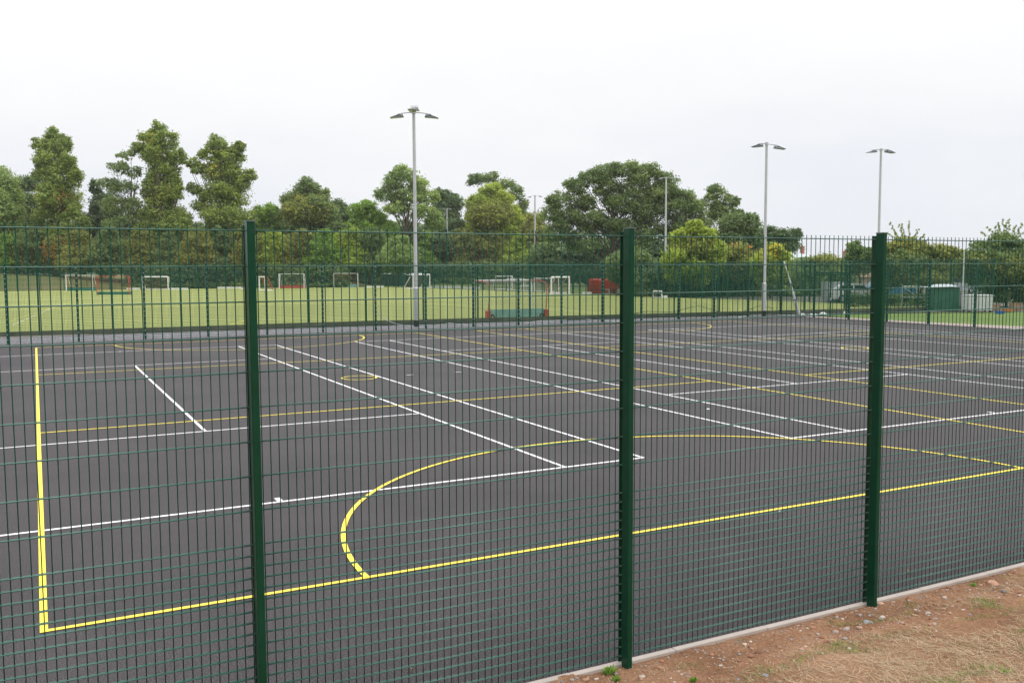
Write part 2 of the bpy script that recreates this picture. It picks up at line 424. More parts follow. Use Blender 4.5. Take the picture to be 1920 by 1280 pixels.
# pitch fences
def fence_run(root, pts, step, pmesh, mat, post_r=.035, h=3.05, kick=False):
    pts = [Vector((*p, 0)) for p in pts]
    first = None
    for a, b in zip(pts, pts[1:]):
        L = (b-a).length; n = max(1, round(L/step)); d = (b-a)/n; ang = math.atan2(d.y, d.x)
        for i in range(n):
            p = a+d*i
            o = link('mesh_panel', pmesh, root, p, ang); o.scale = (d.length/step, 1, 1)
            if first is None:
                mb = MB(); mb.bbox(-post_r, post_r, .01, .01+post_r*2, -.1, h, .006); first = mb.mesh('pitch_post', mat)
            o = link('post', first, root, p, ang)
        if kick:
            o = link('kickboard', None, root, a, ang)
            mb = MB(); mb.box(.01, L-.01, -.035, -.012, .02, .20); mb.box(.01, L-.01, -.042, -.010, .20, .235); mb.box(.01, L-.01, -.045,-.036,.09,.105)
            o.data = None
            q = mb.build('kickboard', M['kick'], root, loc=a); q.rotation_euler = (0,0,ang)
            bpy.data.objects.remove(o)
    return root
pf = thing('mesh_fence', 'green mesh fence with dark kickboard along the near side of the turf pitch', 'fence', (0,0,0))
pp = panel_mesh(3.02, False, .03)
ppm = pp.mesh('pitch_panel', M['green_far'])
fence_run(pf, [(-20.5,37.6),(0.2,37.15),(15,36.65),(30,35.15),(45,33.15),(56.5,31.6)], 3.02, ppm, M['green_far'], kick=True)
pr = thing('mesh_fence', 'green mesh fence down the right side of the turf pitch', 'fence', (0,0,0))
mbp = MB()
for i in range(30): mbp.tube([(.05+i*.1,0,.02),(.05+i*.1,0,3.3)], .0045, 3, cap=False)
for i in range(33): mbp.tube([(0,0,.08+i*.1),(3.02,0,.08+i*.1)], .006, 3, cap=False)
mbp.tube([(0,0,3.3),(3.02,0,3.3)], .025, 6); mbp.tube([(0,0,2.2),(3.02,0,2.2)], .02, 6)
fpm = mbp.mesh('coarse_panel', M['green_far'])
fence_run(pr, [(57,31.5),(54.2,68),(50.6,136)], 3.02, fpm, M['green_far'], .05, 3.35)
pb = thing('mesh_fence', 'green mesh fence across the far end of the turf pitch', 'fence', (0,0,0))
fence_run(pb, [(50,136.5),(22,138.5),(-14,141)], 3.02, fpm, M['green_far'], .05, 3.35)

# ------------------------------------------------------------------ grass bank behind the pitch
def bank():
    mb = MB()
    xs_ = np.linspace(-40, 52, 60); rows = []
    prof = [(0,0),(3,.5),(7,1.6),(11,2.3),(20,2.6),(45,2.6)]
    for j, (dy, h) in enumerate(prof):
        for x in xs_:
            k = max(.12, min(1, (34-x)/40)); mb.v.append((x+ (0), 142-x*.04+dy, -.02+h*k+.15*noise.noise(Vector((x*.2, dy*.2, 0)))*(h > 0)))
    n = len(xs_)
    for j in range(len(prof)-1):
        for i in range(n-1): mb.f.append((j*n+i, j*n+i+1, (j+1)*n+i+1, (j+1)*n+i)); mb.mi.append(0)
    o = mb.build('grass_bank', grass('bank_grass', (.09,.11,.03), (.13,.125,.05), (.18,.14,.07)), smooth=True)
    tag(o, 'dry grass bank behind the far end of the pitch', None, None, 'structure')
bank()
# distant hill
mb = MB(); xs_ = np.linspace(-500, 1500, 120); n = len(xs_)
for j, (dy, h) in enumerate([(0,0),(60,12),(140,19),(260,0)]):
    for x in xs_: mb.v.append((x, 620-x*.35+dy, h*min(1, max(.35, (620-x)/200))*(1+.35*noise.noise(Vector((x*.006, dy*.01, 3)))+.12*noise.noise(Vector((x*.06,dy*.05,1))))))
for j in range(3):
    for i in range(n-1): mb.f.append((j*n+i, j*n+i+1, (j+1)*n+i+1, (j+1)*n+i)); mb.mi.append(0)
tag(mb.build('hill', grass('hill_woods', (.06,.09,.06), (.085,.12,.075), (.12,.145,.09)), smooth=True), 'low wooded hill on the horizon', None, None, 'structure')

# ------------------------------------------------------------------ trees
def leaf_mesh(name, blobs, n, size, mat, seed, flat=.95, gap=.6):
    rs = np.random.RandomState(seed)
    P = []; Nn = []
    vol = np.array([b[1]**1.2*b[2]**1.0 for b in blobs]); vol = vol/vol.sum()
    for (c, rx, rz), w in zip(blobs, vol):
        m = int(n*w)+8
        K = max(10, int(14+m/150))
        dirs = rs.normal(size=(K, 3)); dirs /= np.linalg.norm(dirs, axis=1)[:, None]
        rad = (rs.uniform(.25, 1.0, K)**.5)[:, None]*rs.uniform(.85, 1.08, K)[:, None]
        cc = dirs*rad*np.array([rx, rx, rz]); cr = rs.uniform(.16, .46, K)*min(rx, rz)
        idx = rs.randint(0, K, m)
        d = rs.normal(size=(m, 3)); d /= np.linalg.norm(d, axis=1)[:, None]
        d[:, 2] = np.where(rs.rand(m) < .45, np.abs(d[:, 2]), d[:, 2])
        rr = cr[idx]*(1-gap*rs.rand(m))*(1+.28*rs.randn(m))
        p = cc[idx]+d*rr[:, None]*np.array([1.25, 1.25, flat])
        fill = rs.rand(m) < .58
        q = rs.normal(size=(m, 3)); q /= np.linalg.norm(q, axis=1)[:, None]; q *= (rs.uniform(.40, 1.0, m)*(1+.12*rs.randn(m)))[:, None]*np.array([rx, rx, rz])
        p = np.where(fill[:, None], q, p)
        p = p*np.where(rs.rand(m) < .07, rs.uniform(1.02, 1.30, m), 1.0)[:, None]
        P.append(p+np.array(c)); Nn.append(d+.45*dirs[idx]+rs.normal(size=(m, 3))*.45+np.array([0,0,.55]))
    P = np.concatenate(P); Nn = np.concatenate(Nn); Nn /= np.linalg.norm(Nn, axis=1)[:, None]
    keep = P[:, 2] > .15; P = P[keep]; Nn = Nn[keep]
    m = len(P); t = np.cross(Nn, rs.normal(size=(m, 3))); t /= np.linalg.norm(t, axis=1)[:, None]; b = np.cross(Nn, t)
    s = size*rs.uniform(.55, 1.35, m)[:, None]
    V = np.stack([P-t*s*.62, P-b*s*.34+Nn*s*.10, P+t*s*.62, P+b*s*.34-Nn*s*.04], 1).reshape(-1, 3)
    me = bpy.data.meshes.new(name); me.vertices.add(4*m); me.vertices.foreach_set('co', V.astype(np.float32).ravel())
    me.loops.add(4*m); me.loops.foreach_set('vertex_index', np.arange(4*m, dtype=np.int32))
    me.polygons.add(m); me.polygons.foreach_set('loop_start', np.arange(0, 4*m, 4, dtype=np.int32))
    me.update(calc_edges=True); me.materials.append(mat)
    return me
SEED = [100]; LEAFK = .68; LD = 150
def tree(name, label, cat, D, blobs_px, kind, group=None, n=None, leaf=.42, trunk_u=None, bare=1.0, base_z=0., accents=(), dens=1.0):
    SEED[0] += 1; sd = SEED[0]; rr = random.Random(sd)
    tu = trunk_u if trunk_u is not None else sum(b[0]*b[2] for b in blobs_px)/sum(b[2] for b in blobs_px)
    top = min(b[1] for b in blobs_px)
    base = atD(tu, 503, D); base[2] = base_z
    k = D/F_PX
    bl = []
    right = np.array([math.cos(YAW), -math.sin(YAW), 0])
    for b in blobs_px:
        u, v, r = b[0], b[1], b[2]; rv = b[3] if len(b) > 3 else r
        dd = rr.uniform(-.35, .35)*r*k
        c = atD(u, v, D+dd)-base
        tall = 1.18 if name == 'lime_tree' else (1.0 if name == 'pine_tree' else 1.12)
        bl.append((c, r*k*1.06, rv*k*1.04*tall))
    limbs_to = list(bl)
    sub = []
    for (c, rx, rz) in bl:      # break every mass into a core and smaller uneven lobes so no outline stays round
        sub.append((c, rx*.90, rz*.90))
        for q in range(6):
            a = rr.uniform(0, 2*PI); e = rr.uniform(-.7, 1.2); f = rr.uniform(.22, .52)
            sub.append((c+np.array([math.cos(a)*rx*.72*math.cos(e), math.sin(a)*rx*.72*math.cos(e), math.sin(e)*rz*.80]), rx*f, rz*f*1.1))
    root = thing(name, label, cat, base, 0, group)
    area = sum(PI*b[1]*b[2] for b in bl)
    leaf = leaf*LEAFK; nn = n or int(area*LD*dens*(.42/leaf)**2*(.8 if 'lime' in name or 'oak' in name or 'pine' in name else 1))
    me = leaf_mesh('crown', sub, nn, leaf, FOL[kind], sd)
    link('crown', me, root)
    for (idx, kd, frac) in accents:
        c, rx, rz = bl[idx]
        link('crown', leaf_mesh('crown', [(c, rx*1.02, rz*1.02)], int(nn*frac), leaf, FOL[kd], sd+500), root)['label'] = 'patch of turning leaves'
    # trunk and limbs
    mb = MB(); H = max((c[2]+rz*.3) for c, rx, rz in bl); rt = max(.05, H*.017)*bare
    tz = H*.72
    tp = [Vector((0,0,-.1)), Vector((rr.uniform(-.15,.15), rr.uniform(-.15,.15), tz*.35)), Vector((rr.uniform(-.4,.4), rr.uniform(-.3,.3), tz*.7)), Vector((rr.uniform(-.5,.5), 0, tz))]
    mb.tube(tp, [rt*1.25, rt, rt*.75, rt*.35], 8)
    for c, rx, rz in bl:
        for q in range(2):
            e = Vector(c)+Vector((rr.uniform(-.7,.7)*rx, rr.uniform(-.7,.7)*rx, rr.uniform(-.1,.75)*rz))
            t0 = min(.9, max(.2, rr.uniform(.3, .65)*max(.3, e.z/max(tz, .1)))); s0 = t0*3
            i = min(2, int(s0)); st = tp[i].lerp(tp[i+1], s0-i)
            mid = st.lerp(e, .55)+Vector((rr.uniform(-.1,.1)*rx, rr.uniform(-.1,.1)*rx, .12*rz))
            mb.tube([st, mid, e], [rt*.30, rt*.17, rt*.05], 5)
    mb.build('trunk', M['bark'], root, smooth=True)
    return root
TG = 'tall trees behind the turf pitch'
tree('broadleaf_tree', 'pale green tree cut by the left edge of the photo', 'tree', 150, [(2,345,32),(-15,400,45),(12,385,34),(20,420,30)], 'pale', TG)
tree('dark_tree', 'dark airy tree between the leftmost tree and the tallest left lime tree', 'tree', 165, [(45,350,20),(62,345,14),(50,390,28),(40,430,32)], 'dark', TG, dens=.8)
tree('lime_tree', 'tall columnar tree near the left edge with a patch of orange leaves', 'tree', 152,
     [(99,252,15,13),(80,270,22,12),(112,275,20),(96,300,30,20),(128,305,16,14),(84,328,20,16),(112,335,34,24),(140,335,15,20),(100,370,36,26),(135,378,24,24),(98,410,38,28),(138,418,26,26),(112,455,44,26)], 'lime', TG, trunk_u=104, accents=((8,'rust',.006),))
tree('dark_tree', 'small dark tree right of the tall columnar tree', 'tree', 160, [(178,352,11,14),(190,385,22,22),(175,425,26,26),(210,420,24,26)], 'dark', TG)
tree('pine_tree', 'airy pine leaning beside the tallest tree on the left', 'tree', 150,
     [(236,292,17,10),(222,318,24,12),(250,325,16,12),(205,345,20,12),(232,352,28,14),(220,385,32,18),(248,392,22,20),(225,425,32,24)], 'oak', TG, trunk_u=252, bare=.8, dens=.55)
tree('lime_tree', 'tallest tree of the left group with a pointed top', 'tree', 151,
     [(298,240,15,12),(285,262,24,14),(312,262,22,16),(262,278,20,10),(300,290,36,20),(335,295,16,14),(306,325,34,24),(300,360,34,26),(332,360,16,18),(302,400,42,28),(330,425,36,24),(285,440,36,26)], 'lime', TG, trunk_u=306, accents=((1,'gold',.008),(7,'olive',.06)))
tree('lime_tree', 'tall tree with ragged side branches right of the tallest left tree', 'tree', 153,
     [(408,268,20,12),(445,278,16,10),(395,292,22,14),(430,298,30,16),(360,305,16,8),(372,318,18,9),(468,330,15,10),(415,325,38,20),(450,345,24,16),(365,355,16,10),(408,360,36,22),(440,372,28,20),(375,385,20,12),(415,400,42,24),(445,420,34,22),(395,440,30,22)], 'lime', TG, trunk_u=415, accents=((7,'gold',.01),))
tree('broadleaf_tree', 'mid green tree behind the first near fence post', 'tree', 158, [(488,402,20,18),(515,410,24,20),(480,440,28,26),(525,440,28,24)], 'fresh', TG)
tree('broadleaf_tree', 'broad round topped tree between the left group and the floodlight', 'tree', 156,
     [(575,355,24,17),(552,375,26,20),(598,372,24,18),(575,395,42,26),(540,410,24,22),(615,408,26,24),(575,438,48,26),(625,440,26,24)], 'oak', TG, accents=((3,'olive',.12),))
tree('dark_tree', 'dark tree just right of the broad round topped tree', 'tree', 168, [(636,385,16,12),(645,405,18,16),(640,435,20,24)], 'dark', TG)
tree('broadleaf_tree', 'low mid green tree left of the tall floodlight', 'tree', 160, [(690,385,20,10),(672,400,20,14),(700,405,26,16),(680,435,36,26),(720,440,28,24)], 'fresh', TG, dens=.9)
tree('ash_tree', 'light airy tree with bare limbs behind the tall floodlight', 'tree', 158,
     [(760,326,26,14),(738,345,24,14),(785,345,24,16),(722,368,22,14),(765,368,34,18),(803,372,22,14),(745,392,26,14),(795,398,30,16),(815,415,20,16)], 'pale', TG, dens=.62, bare=1.1, trunk_u=765)
tree('dark_tree', 'dark tree just right of the tall floodlight', 'tree', 196, [(828,368,18,12),(850,380,22,16),(835,400,30,22),(840,440,38,30),(815,450,30,26),(870,445,20,26)], 'dark', TG, leaf=.5)
tree('ash_tree', 'grey green airy tree behind the yellow green one', 'tree', 205, [(890,338,16,10),(912,335,24,11),(948,345,24,11),(965,365,22,12),(980,385,12,12),(975,405,18,14)], 'oak', TG, dens=.62, leaf=.5)
tree('broadleaf_tree', 'yellow green round tree in the middle of the tree line', 'tree', 190,
     [(918,362,24,16),(900,382,24,18),(940,380,24,18),(920,402,42,24),(955,412,26,22),(890,420,22,22),(925,440,48,26)], 'bright', TG, leaf=.5, accents=((3,'olive',.25),))
tree('broadleaf_tree', 'small pale tree in the gap left of the great dome shaped tree', 'tree', 200, [(1005,415,20,16),(990,440,28,26),(1020,450,24,24)], 'olive', TG, leaf=.5)
tree('great_oak', 'great dome shaped tree, widest in the photo', 'tree', 135,
     [(1135,322,30,15),(1175,322,30,15),(1215,325,28,15),(1105,335,24,14),(1250,340,26,15),(1080,352,24,14),(1140,350,34,18),(1190,352,38,20),(1235,362,38,20),(1278,372,26,18),
      (1050,375,26,16),(1095,378,30,18),(1160,385,36,20),(1210,392,40,22),(1265,398,40,22),(1305,400,26,20),(1032,402,24,18),(1065,408,30,20),(1110,415,34,20),(1160,425,40,22),(1215,432,42,24),(1275,435,44,24),(1045,435,34,20),(1100,448,38,22),(1320,440,30,26)], 'oak', TG, leaf=.36, dens=.85, bare=1.25, trunk_u=1150)
tree('broadleaf_tree', 'airy tree rising right of the great dome', 'tree', 140, [(1345,362,22,13),(1330,378,20,12),(1368,380,18,14),(1350,398,32,16),(1385,400,14,8)], 'oak', TG, dens=.75)
tree('dark_tree', 'dark mass of a tree behind the second tallest floodlight', 'tree', 132, [(1375,420,30,20),(1408,425,24,20),(1385,450,40,28),(1420,455,26,26)], 'oak', TG)
tree('dark_tree', 'dark tree at the right end of the main tree line', 'tree', 120, [(1450,440,24,14),(1482,442,22,14),(1470,460,34,18),(1445,470,24,20)], 'dark', TG, leaf=.36)
# front trees and shrubs, right
tree('young_tree', 'yellow green tree in front of the great dome, right of the second near post', 'tree', 88,
     [(1305,428,20,12),(1280,442,24,16),(1328,445,22,16),(1300,465,42,22),(1270,485,30,22),(1335,480,28,24),(1300,508,48,26)], 'bright', 'small trees behind the pitch', leaf=.27, accents=((3,'olive',.25),))
tree('young_tree', 'small yellow green tree behind the white leaning pole', 'tree', 84, [(1452,468,16,10),(1440,488,24,16),(1470,490,20,14),(1445,515,34,22),(1420,500,18,16)], 'bright', 'small trees behind the pitch', leaf=.26, accents=((0,'gold',.10),(1,'gold',.12)))
tree('shrub', 'olive bush left of the second tallest floodlight', 'shrub', 90, [(1385,475,26,20),(1400,500,34,24),(1370,508,26,24)], 'olive', 'bushes behind the pitch', leaf=.28, accents=((0,'rust',.008),))
for i, (u, v, r, rv, kd, lb) in enumerate([
    (1215,512,48,26,'dark','dark bush behind the mini goal'), (1180,500,40,30,'oak','bush seen behind the second near post'),
    (1250,532,40,16,'oak','low bush at the foot of the third distant floodlight'),
    (1340,530,50,22,'oak','bush left of the second tallest floodlight at pitch fence height'),
    (1430,535,46,22,'fresh','bush behind the tallest right floodlight foot'), (1500,520,38,26,'dark','dark bush behind the leaning pole'),
    (1545,500,34,22,'olive','bush behind the double gate'), (1120,508,50,22,'dark','dark bush behind the red shelter'),
    (1050,512,44,18,'dark','dark bush behind the stacked goals'), (1310,505,60,20,'fresh','broad bush below the yellow green tree')]):
    tree('shrub', lb, 'shrub', 96 if u > 1150 else 150, [(u,v,r,rv),(u-r*.5,v+6,r*.6,rv*.8),(u+r*.5,v+5,r*.6,rv*.8)], kd, 'bushes behind the pitch', leaf=.28 if u > 1150 else .4, dens=1.3)
tree('cherry_tree', 'small tree left of the third near post', 'tree', 78, [(1600,462,14,10),(1615,478,24,14),(1640,490,22,16),(1598,492,18,14),(1618,500,30,14)], 'oak', 'small trees at the right', leaf=.22, dens=1.1)
def spikes(root, D, us, kind, seed):
    rs = random.Random(seed); b = Vector(root.location); mb = MB(); bl = []
    for (u0, v0, u1, v1) in us:
        a = Vector(atD(u0, v0, D))-b; c = Vector(atD(u1, v1, D+rs.uniform(-1,1)))-b
        mb.tube([a, a.lerp(c, .5)+Vector((0,0,.1)), c], [.018, .011, .004], 5)
        for q in range(12):
            p = a.lerp(c, .05+.95*q/11)+Vector((rs.uniform(-.08,.08), rs.uniform(-.08,.08), rs.uniform(-.05,.05)))
            bl.append((np.array(p), .055, .07))
    link('crown', leaf_mesh('crown', bl, int(2*len(bl)), .13, FOL[kind], seed, gap=.9), root)
    mb.build('branch', M['bark'], root)
t = tree('cherry_tree', 'tree with spiky upright shoots right of the third near post', 'tree', 72,
     [(1700,455,26,10),(1675,470,26,16),(1715,468,34,16),(1755,472,30,14),(1790,480,26,14),(1690,495,40,20),(1745,498,42,20),(1795,502,34,20),(1720,520,60,18),(1670,525,30,18)], 'olive', 'small trees at the right', leaf=.24, accents=((5,'oak',.2),))
spikes(t, 72, [(1690,455,1668,418),(1695,455,1686,422),(1700,455,1690,420),(1705,455,1705,416),(1708,455,1722,430),(1715,458,1735,440),(1695,460,1662,436),(1690,455,1675,430),(1712,460,1740,450)], 'pale', 901)
t = tree('cherry_tree', 'wide low tree with spiky upright shoots at the right edge', 'tree', 64,
     [(1880,452,30,12),(1850,470,36,16),(1905,470,36,18),(1940,470,30,20),(1835,495,34,18),(1885,500,48,22),(1930,510,40,24),(1845,525,34,18),(1900,540,50,22),(1865,555,30,14),(1935,550,36,22)], 'oak', 'small trees at the right', leaf=.22, accents=((4,'olive',.4),(5,'olive',.3)))
spikes(t, 64, [(1885,455,1880,412),(1890,455,1893,411),(1880,455,1866,425),(1875,458,1853,428),(1892,455,1905,424),(1898,455,1916,420),(1870,460,1842,436),(1880,450,1872,418),(1900,455,1925,430),(1888,450,1888,418)], 'pale', 902)
# shrub belt under the left trees
belt = [(8,'fresh'),(60,'oak'),(110,'gold'),(150,'olive'),(205,'oak'),(260,'olive'),(315,'oak'),(370,'olive'),(425,'oak'),(470,'olive'),(510,'bright'),(555,'olive'),(605,'fresh'),(650,'bright'),(700,'oak'),(745,'pale'),(785,'fresh'),(830,'dark'),(875,'olive'),(925,'olive'),(970,'bright'),(1010,'olive')]
names = {'fresh':'fresh green','oak':'mid green','gold':'golden orange','olive':'olive','bright':'yellow green','pale':'pale green','dark':'dark'}
where = ['at the left edge','left of the tall columnar tree','under the tall columnar tree','under the small dark tree','under the pine','left of the tallest left tree','under the tallest left tree','left of the ragged tall tree','under the ragged tall tree','just left of the first near post','just right of the first near post','under the broad round topped tree, left side','under the broad round topped tree, right side','below the dark tree left of the floodlight','under the low mid green tree','left beside the tall floodlight','right beside the tall floodlight','under the dark tree right of the floodlight','behind the first distant floodlight','under the yellow green round tree','right of the yellow green round tree','left of the great dome shaped tree']
for i, (u, kd) in enumerate(belt):
    rr_ = random.Random(i); h = rr_.uniform(-8, 8); D = 147 if u < 780 else 186
    kk = 'rust' if kd == 'gold' else kd
    tree('shrub', names[kd]+' bush '+where[i], 'shrub', D+rr_.uniform(-2,2), [(u,462+h,28,20),(u-14,485,26,18),(u+15,484,26,18),(u+rr_.uniform(-15,15),445+h,18,12),(u,500,34,14)], kk if kd != 'gold' else 'olive',
         'bushes below the tall trees', leaf=.36 if D < 160 else .45, base_z=0, accents=((0,'rust',.06),) if kd == 'gold' else (), dens=1.15)
def hedge(label, us, v0, v1, D, kind, r, leaf, dens, seed):
    bl = []; rs = random.Random(seed); c = atD(sum(us)/2, 503, D); c[2] = 0
    u = us[0]
    while u <= us[1]:
        for v in (v0+rs.uniform(-1.5,1.5), (v0+v1)/2, v1): bl.append((atD(u+rs.uniform(-3,3), v, D+rs.uniform(-.6,.6))-c, r, r*.8))
        u += r*F_PX/D*.9
    root = thing('hedge', label, 'hedge', c, 0, 'hedges'); n_ = int(sum(PI*b[1]*b[2] for b in bl)*105*dens*(.42/leaf)**2)
    link('crown', leaf_mesh('crown', bl, n_, leaf, FOL[kind], seed), root)
    bl += [(np.array([b[0][0]+rs.uniform(-1,1)*r, b[0][1]-r*.9, r*.25]), r*rs.uniform(.3,.7), r*rs.uniform(.2,.5)) for b in bl[::3] for _ in range(2)]
    link('crown', leaf_mesh('crown', bl[-2*(len(bl)//5):], n_//4, leaf, FOL['oak'], seed+7), root)
    mb = MB()
    for i, b in enumerate(bl):
        if i % 3 == 0: mb.tube([(b[0][0], b[0][1], 0), (b[0][0], b[0][1], max(.3, b[0][2]))], .05, 5)
    mb.build('trunk', M['bark'], root)
hedge('long dark hedge behind the far end of the pitch, left half', (250,640), 510, 534, 143.5, 'dark', 1.5, .32, .5, 301)
hedge('long dark hedge behind the far end of the pitch, right half', (650,1010), 506, 532, 170, 'dark', 1.9, .36, .5, 302)
hedge('low dark hedge between the lawn and the parked cars', (1592,1740), 558, 576, 66, 'dark', .42, .14, .5, 303)
hedge('dark hedge along the right side of the pitch', (1190,1600), 520, 548, 92, 'dark', 1.3, .24, .5, 304)
# dark wood behind everything: one mass
def wood():
    bl = []
    rs = random.Random(5)
    for u in range(-30, 1010, 24):
        v = 452+rs.uniform(-14, 10) if u < 1000 else 470
        D = 178 if u < 780 else 215
        p = atD(u, v, D); bl.append((p, 3.4, 3.0)); p = atD(u+rs.uniform(-10,10), 485, D); bl.append((p, 3.6, 3.0))
    for u in range(1020, 1340, 26):
        p = atD(u, 478+rs.uniform(-8,8), 150); bl.append((p, 3, 2.6)); p = atD(u, 500, 150); bl.append((p, 3, 2.4))
    o = link('wood', leaf_mesh('wood', bl, 110000, .7, FOL['dark'], 77)); tag(o, 'dark mass of woodland behind the tree line', 'wood', None, 'stuff')
    bl = []
    for u in range(1490, 1960, 16):
        p = atD(u, (496 if u < 1600 else 486)+rs.uniform(-5,5), 160); bl.append((p, 2.0, 1.3)); p = atD(u, 500, 160); bl.append((p, 2.6, 1.6))
    o = link('wood', leaf_mesh('wood', bl, 50000, .42, FOL['oak'], 78)); tag(o, 'far off belt of woodland at the right', 'wood', None, 'stuff')
wood()

# ------------------------------------------------------------------ floodlights
def flood(parent, ang, reach, tilt, size=1.0, z=0., drop=.12):
    """one arm with a lamp head hanging at its end"""
    c, s = math.cos(ang), math.sin(ang)
    a = link('lamp_head', None, parent)
    a.location = (c*reach, s*reach, z); a.rotation_euler = (0, tilt, ang)
    mb = MB(); L, Wd, H = .66*size, .42*size, .115*size
    # tapering housing: thick near the pivot, thin front lip
    v = [(-L*.45,-Wd*.38,-H),(-L*.45,Wd*.38,-H),(L*.55,Wd*.5,-H*.75),(L*.55,-Wd*.5,-H*.75),
         (-L*.40,-Wd*.26,0),(-L*.40,Wd*.26,0),(-L*.05,Wd*.36,.02),(-L*.05,-Wd*.36,.02),(L*.55,Wd*.48,-H*.62),(L*.55,-Wd*.48,-H*.62)]
    mb.add(v, [(0,1,2,3),(4,7,6,5),(0,4,5,1),(7,9,8,6),(3,2,8,9),(0,3,9,7,4),(1,5,6,8,2)])
    mb.build('housing', M['lamp_body'], a)
    g_ = MB(); g_.add([(-L*.38,-Wd*.33,-H-.004),(-L*.38,Wd*.33,-H-.004),(L*.50,Wd*.44,-H*.76-.006),(L*.50,-Wd*.44,-H*.76-.006)], [(0,1,2,3)]); g_.build('lamp_glass', M['lamp_glass'], a)
    b_ = MB(); b_.tube([(-L*.35,-Wd*.42,-H*.5),(-L*.35,-Wd*.42,.06),(-L*.35,Wd*.42,.06),(-L*.35,Wd*.42,-H*.5)], .018, 6); b_.build('bracket', M['galv'], a)
    return a
def floodlight(label, x, y, H, heads, r0=.105, group='floodlight masts', rz=0., fat=1.9):
    root = thing('floodlight', label, 'floodlight', (x, y, 0), rz, group)
    mb = MB(); mb.tube([(0,0,-.1),(0,0,fat)], r0*1.28, 20); mb.tube([(0,0,fat),(0,0,fat+.06)], [r0*1.28, r0], 20)
    mb.tube([(0,0,fat+.06),(0,0,H*.5),(0,0,H)], [r0, r0*.86, r0*.72], 20)
    mb.build('mast', M['galv'], root, smooth=False)
    d = MB(); d.tube([(0,0,-.05),(0,0,.32)], r0*1.36, 20); d.build('mast_foot', M['black'], root)
    c = MB(); c.tube([(0,0,H-.02),(0,0,H+.14)], r0*1.05, 16); c.build('mast_cap', M['galv'], root)
    dd = MB(); dd.box(-.05,.05,-r0*1.29-.006,-r0*1.29+.02,.6,1.15); dd.build('access_door', M['galv'], root)
    arms = MB()
    for (ang, reach, tilt, dz) in heads:
        arms.tube([(0,0,H+.05),(math.cos(ang)*reach*.5, math.sin(ang)*reach*.5, H+.09+dz*.6),(math.cos(ang)*reach, math.sin(ang)*reach, H+.06+dz)], .028, 8)
        flood(root, ang, reach, tilt, 1.0, H+dz)
    arms.build('cross_arm', M['galv'], root)
    return root
A0 = -YAW
b1 = G(781,612)
floodlight('tallest grey floodlight mast with four lamp heads, centre left', b1[0], b1[1], 10.45, [(A0, .85, .12, -.12), (A0+PI, .80, .12, -.10), (A0+PI/2, .55, 0, .34), (A0-PI/2, .55, 0, .12)], .10)
b2 = G(1432,592.5)
floodlight('grey floodlight mast standing right of centre, lamp hanging to its right', b2[0], b2[1], 9.9, [(A0+.1, .75, .15, -.12), (A0+PI-.5, .5, .05, .02)], .097)
for (u, v, Hh, lab, hd) in [(1652,283,10.2,'floodlight mast rising behind the third near post',[(A0+.4,.7,.12,.02),(A0+PI+.4,.75,.12,-.04)]),
                        (838,392,15,'small distant floodlight mast nearest the tall one',[(A0,.9,.1,0),(A0+PI,.9,.1,0)]),
                        (1003,368,15,'distant floodlight mast left of the great dome tree',[(A0,.95,.1,0),(A0+PI,.95,.1,-.1)]),
                        (1249,334,15,'distant floodlight mast in front of the great dome tree',[(A0+.3,1.0,.1,0),(A0+PI+.3,1.0,.1,-.1)])]:
    d = ray(u, v); p = CAM+d*((Hh-2.889)/d[2])
    floodlight(lab, p[0], p[1], Hh, hd, .092 if Hh < 12 else .16, rz=0)

# ------------------------------------------------------------------ goals
def grid_net(mb, a, b, c, d, nu, nv, r=.004):
    a, b, c, d = map(Vector, (a, b, c, d))
    for i in range(nu+1): mb.tube([a.lerp(b, i/nu), d.lerp(c, i/nu)], r, 3, cap=False)
    for i in range(nv+1): mb.tube([a.lerp(d, i/nv), b.lerp(c, i/nv)], r, 3, cap=False)
def hockey_goal(label, loc, rz, w=3.66, h=2.14, fr='white_metal', board='teal_dark', side=None, depth_=1.2, net='net', bh=.46, r=.05):
    root = thing('hockey_goal', label, 'goal', loc, rz, 'goals on the turf pitch')
    for sx in (-1, 1):
        p = MB(); p.bbox(sx*w/2-r, sx*w/2+r, -.03, .05, 0, h, .008); p.build('goal_post', M[fr], root)
    c = MB(); c.box(-w/2-r, w/2+r, -.03, .05, h+.001, h+.06); c.build('crossbar', M[fr], root)
    b = MB(); b.box(-w/2, w/2, depth_, depth_+.025, .02, bh); b.build('backboard', M[board], root)
    for sx in (-1, 1):
        s = MB(); s.box(sx*(w/2)-.012, sx*(w/2)+.012, .06, depth_-.01, .02, bh); s.build('sideboard', M[board], root)
        f = MB(); f.tube([(sx*w/2,.05,h-.02),(sx*w/2,.55,h-.03),(sx*w/2,depth_+.03,bh),(sx*w/2,depth_+.03,.02)], .028, 8); f.build('back_frame', M[side or fr], root)
    n_ = MB()
    grid_net(n_, (-w/2,.55,h-.05),(w/2,.55,h-.05),(w/2,depth_,bh),(-w/2,depth_,bh), 30, 14)
    for sx in (-1,1): grid_net(n_, (sx*w/2,.05,h-.05),(sx*w/2,.55,h-.05),(sx*w/2,depth_,bh),(sx*w/2,.05,bh), 8, 14)
    grid_net(n_, (-w/2,.05,h-.02),(w/2,.05,h-.02),(w/2,.55,h-.05),(-w/2,.55,h-.05), 30, 4)
    n_.build('net', M[net], root)
    return root
